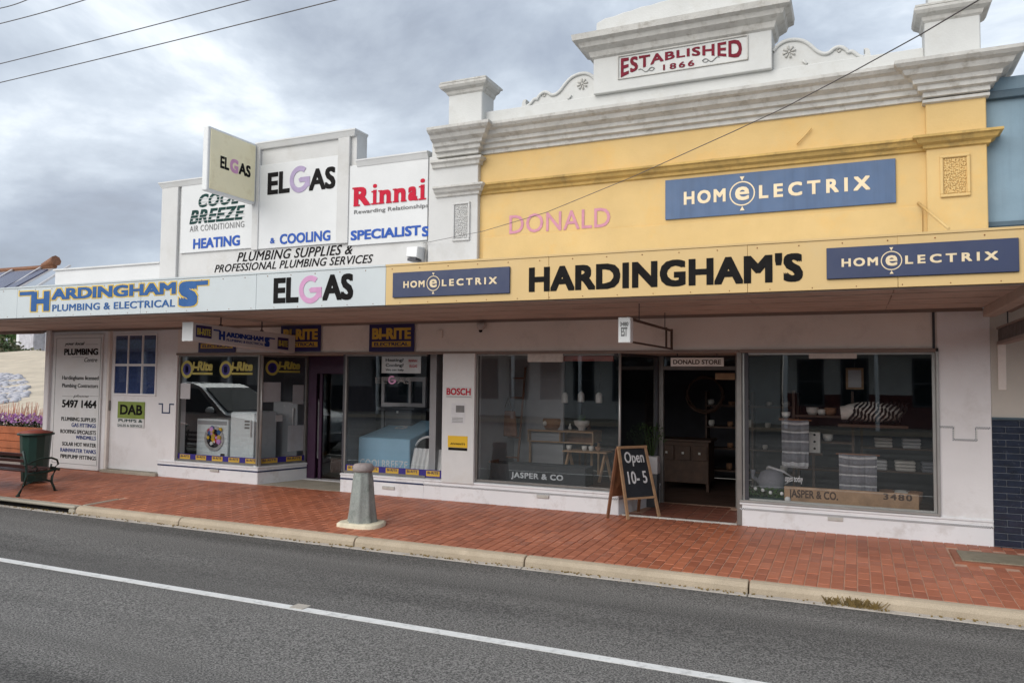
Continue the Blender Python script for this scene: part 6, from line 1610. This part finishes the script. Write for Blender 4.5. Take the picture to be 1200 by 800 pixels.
pts = [at(*p) for p in pp]; pts.append(pts[-1]+(pts[-1]-pts[-2])*8)
wire('service_cable', pts, .0032, 'thin service cable swooping from the white wall up across the yellow facade')
# ================================================================ OPPOSITE SIDE OF THE STREET (behind the camera, seen in the glass)
MB().box(-60, 60, -22, -19.55, -.3, .0).build('far_footpath', 'concrete', kind='structure')
MB().box(-60, 60, -19.55, -19.4, -.3, .0).build('far_kerb', 'kerb_concrete', kind='structure')
def opp(x0, x1, zt_, wall, dado, label, name, seed):
    t = thing(name, label, 'building', ((x0+x1)/2, -23, 0))
    bx('wall', wall, t, x0, x1, -23, -22, 1.2, zt_); bx('dado', dado, t, x0, x1, -23, -21.99, 0, 1.2)
    rr = random.Random(seed); x = x0+.5
    while x < x1-1.2:
        w_ = .95; f = bx('window', 'cooler_dark', t, x, x+w_, -21.985, -21.95, .75, 2.5); bx('pane', 'car_glass', f, x+.07, x+w_-.07, -21.949, -21.94, .82, 1.6); bx('pane', 'car_glass', f, x+.07, x+w_-.07, -21.949, -21.94, 1.66, 2.43)
        x += w_+rr.choice((.55, .8, 1.4))
    bx('verandah', 'soffit_trim', t, x0, x1, -21.98, -19.7, 2.85, 3.0)
    for k in range(int((x1-x0)/3)+1): bx('verandah_post', 'sign_white', t, x0+.2+k*2.9, x0+.32+k*2.9, -19.85, -19.73, 0, 2.85)
    bx('parapet', wall, t, x0, x1, -23, -21.9, zt_, zt_+.25)
opp(-2.5, 8, 5.5, 'opp_grey', 'opp_red', 'grey rendered shop with dark red dado across the street seen only in reflections', 'opposite_shop', 1)
opp(-16, -2.6, 4.6, 'opp_grey', 'opp_grey', 'long grey shop across the street seen only in reflections', 'opposite_shop', 2)
opp(-40, -16.1, 5.2, 'interior_wall', 'interior_dark', 'dark shop row across the street seen only in reflections at the far left', 'opposite_shop', 3)
opp(8.1, 30, 5.0, 'opp_grey', 'opp_red', 'shop across the street right of the grey one seen only in reflections', 'opposite_shop', 4)
# parked white ute at the kerb just left of the picture, reflected in the left window
cx0, cyA, cyB, g_ = -10.9, -4.7, -2.95, -.16
car = thing('parked_ute', 'white parked ute reflected in the left shop window', 'car', (-13.2, -3.5, g_))
prof = [(0, .35), (.02, .72), (-.10, .86), (-.95, .98), (-1.75, 1.52), (-2.0, 1.60), (-3.2, 1.62), (-3.35, 1.55), (-3.55, 1.02), (-5.1, 1.0), (-5.15, .38)]
def carx(pr, ya__, yb__, inset, name, mt, par):
    n = len(pr); mb = MB()
    L1 = [(cx0+x, ya__, g_+z) for x, z in pr]; i = len(mb.v)
    rows = []
    for y, k in ((ya__+.12, .94), (ya__, 1), (yb__, 1), (yb__-.12, .94)):
        j = len(mb.v); rows.append(j)
        for x, z in pr:
            tz = max(0, (z-.95))*inset
            yy = y+(tz if y < (ya__+yb__)/2 else -tz)
            mb.v.append((cx0+x*(1 if k == 1 else .985)-.0, yy, g_+(z if k == 1 else .38+(z-.38)*.985)))
    for a_, b_ in zip(rows, rows[1:]):
        for k in range(n): mb.f.append((a_+k, a_+(k+1) % n, b_+(k+1) % n, b_+k)); mb.sm.append(False)
    mb.f.append(tuple(rows[0]+k for k in range(n))); mb.sm.append(False); mb.f.append(tuple(rows[-1]+k for k in range(n))); mb.sm.append(False)
    return mb.build(name, mt, par, bevel=.03, seg=3)
body = carx(prof, cyA, cyB, .28, 'body', 'car_white', car)
for s, yy in ((1, cyB+.004), (-1, cyA-.004)):
    ti = .28*s
    def S_(x, z): return (cx0+x, yy-ti*(z-.95)*1.0+ (0.002*s), g_+z)
    for nm, P in (('side_window', [(-1.12, 1.0), (-2.25, 1.02), (-2.25, 1.53), (-1.80, 1.49)]), ('side_window', [(-2.33, 1.02), (-3.40, 1.04), (-3.28, 1.50), (-2.33, 1.53)])):
        q = [Vector(S_(x, z)) for x, z in P]; MB().hexa(q+[p+Vector((0, .006*s, 0)) for p in q]).build(nm, 'car_glass', car)
    m_o = Vector((cx0-1.2, yy+.12*s, g_+1.06)); MB().sphere(tuple(m_o), .1, 10, 8, (.8, 1, .8)).build('wing_mirror', 'car_white', car)
    bx('headlight', 'silver', car, cx0-.18, cx0+.03, yy-.3*s, yy+.002*s, g_+.62, g_+.78)
    for wx in (-.95, -4.2):
        w_ = MB(); w_.tube([(cx0+wx, yy-.22*s, g_+.36), (cx0+wx, yy+.02*s, g_+.36)], .36, 24); wo = w_.build('wheel', 'tyre', car)
        MB().tube([(cx0+wx, yy+.0*s, g_+.36), (cx0+wx, yy+.03*s, g_+.36)], .22, 16).build('rim', 'silver', wo)
ws = [Vector((cx0-1.0, cyA+.16, g_+1.02)), Vector((cx0-1.0, cyB-.16, g_+1.02)), Vector((cx0-1.70, cyB-.24, g_+1.49)), Vector((cx0-1.70, cyA+.24, g_+1.49))]
MB().hexa([p+Vector((.004, 0, .012)) for p in ws]+[p+Vector((.016, 0, .028)) for p in ws]).build('windscreen', 'car_glass', car)
bx('bumper', 'appliance_grey', car, cx0-.1, cx0+.08, cyA+.05, cyB-.05, g_+.3, g_+.52, bevel=.03)
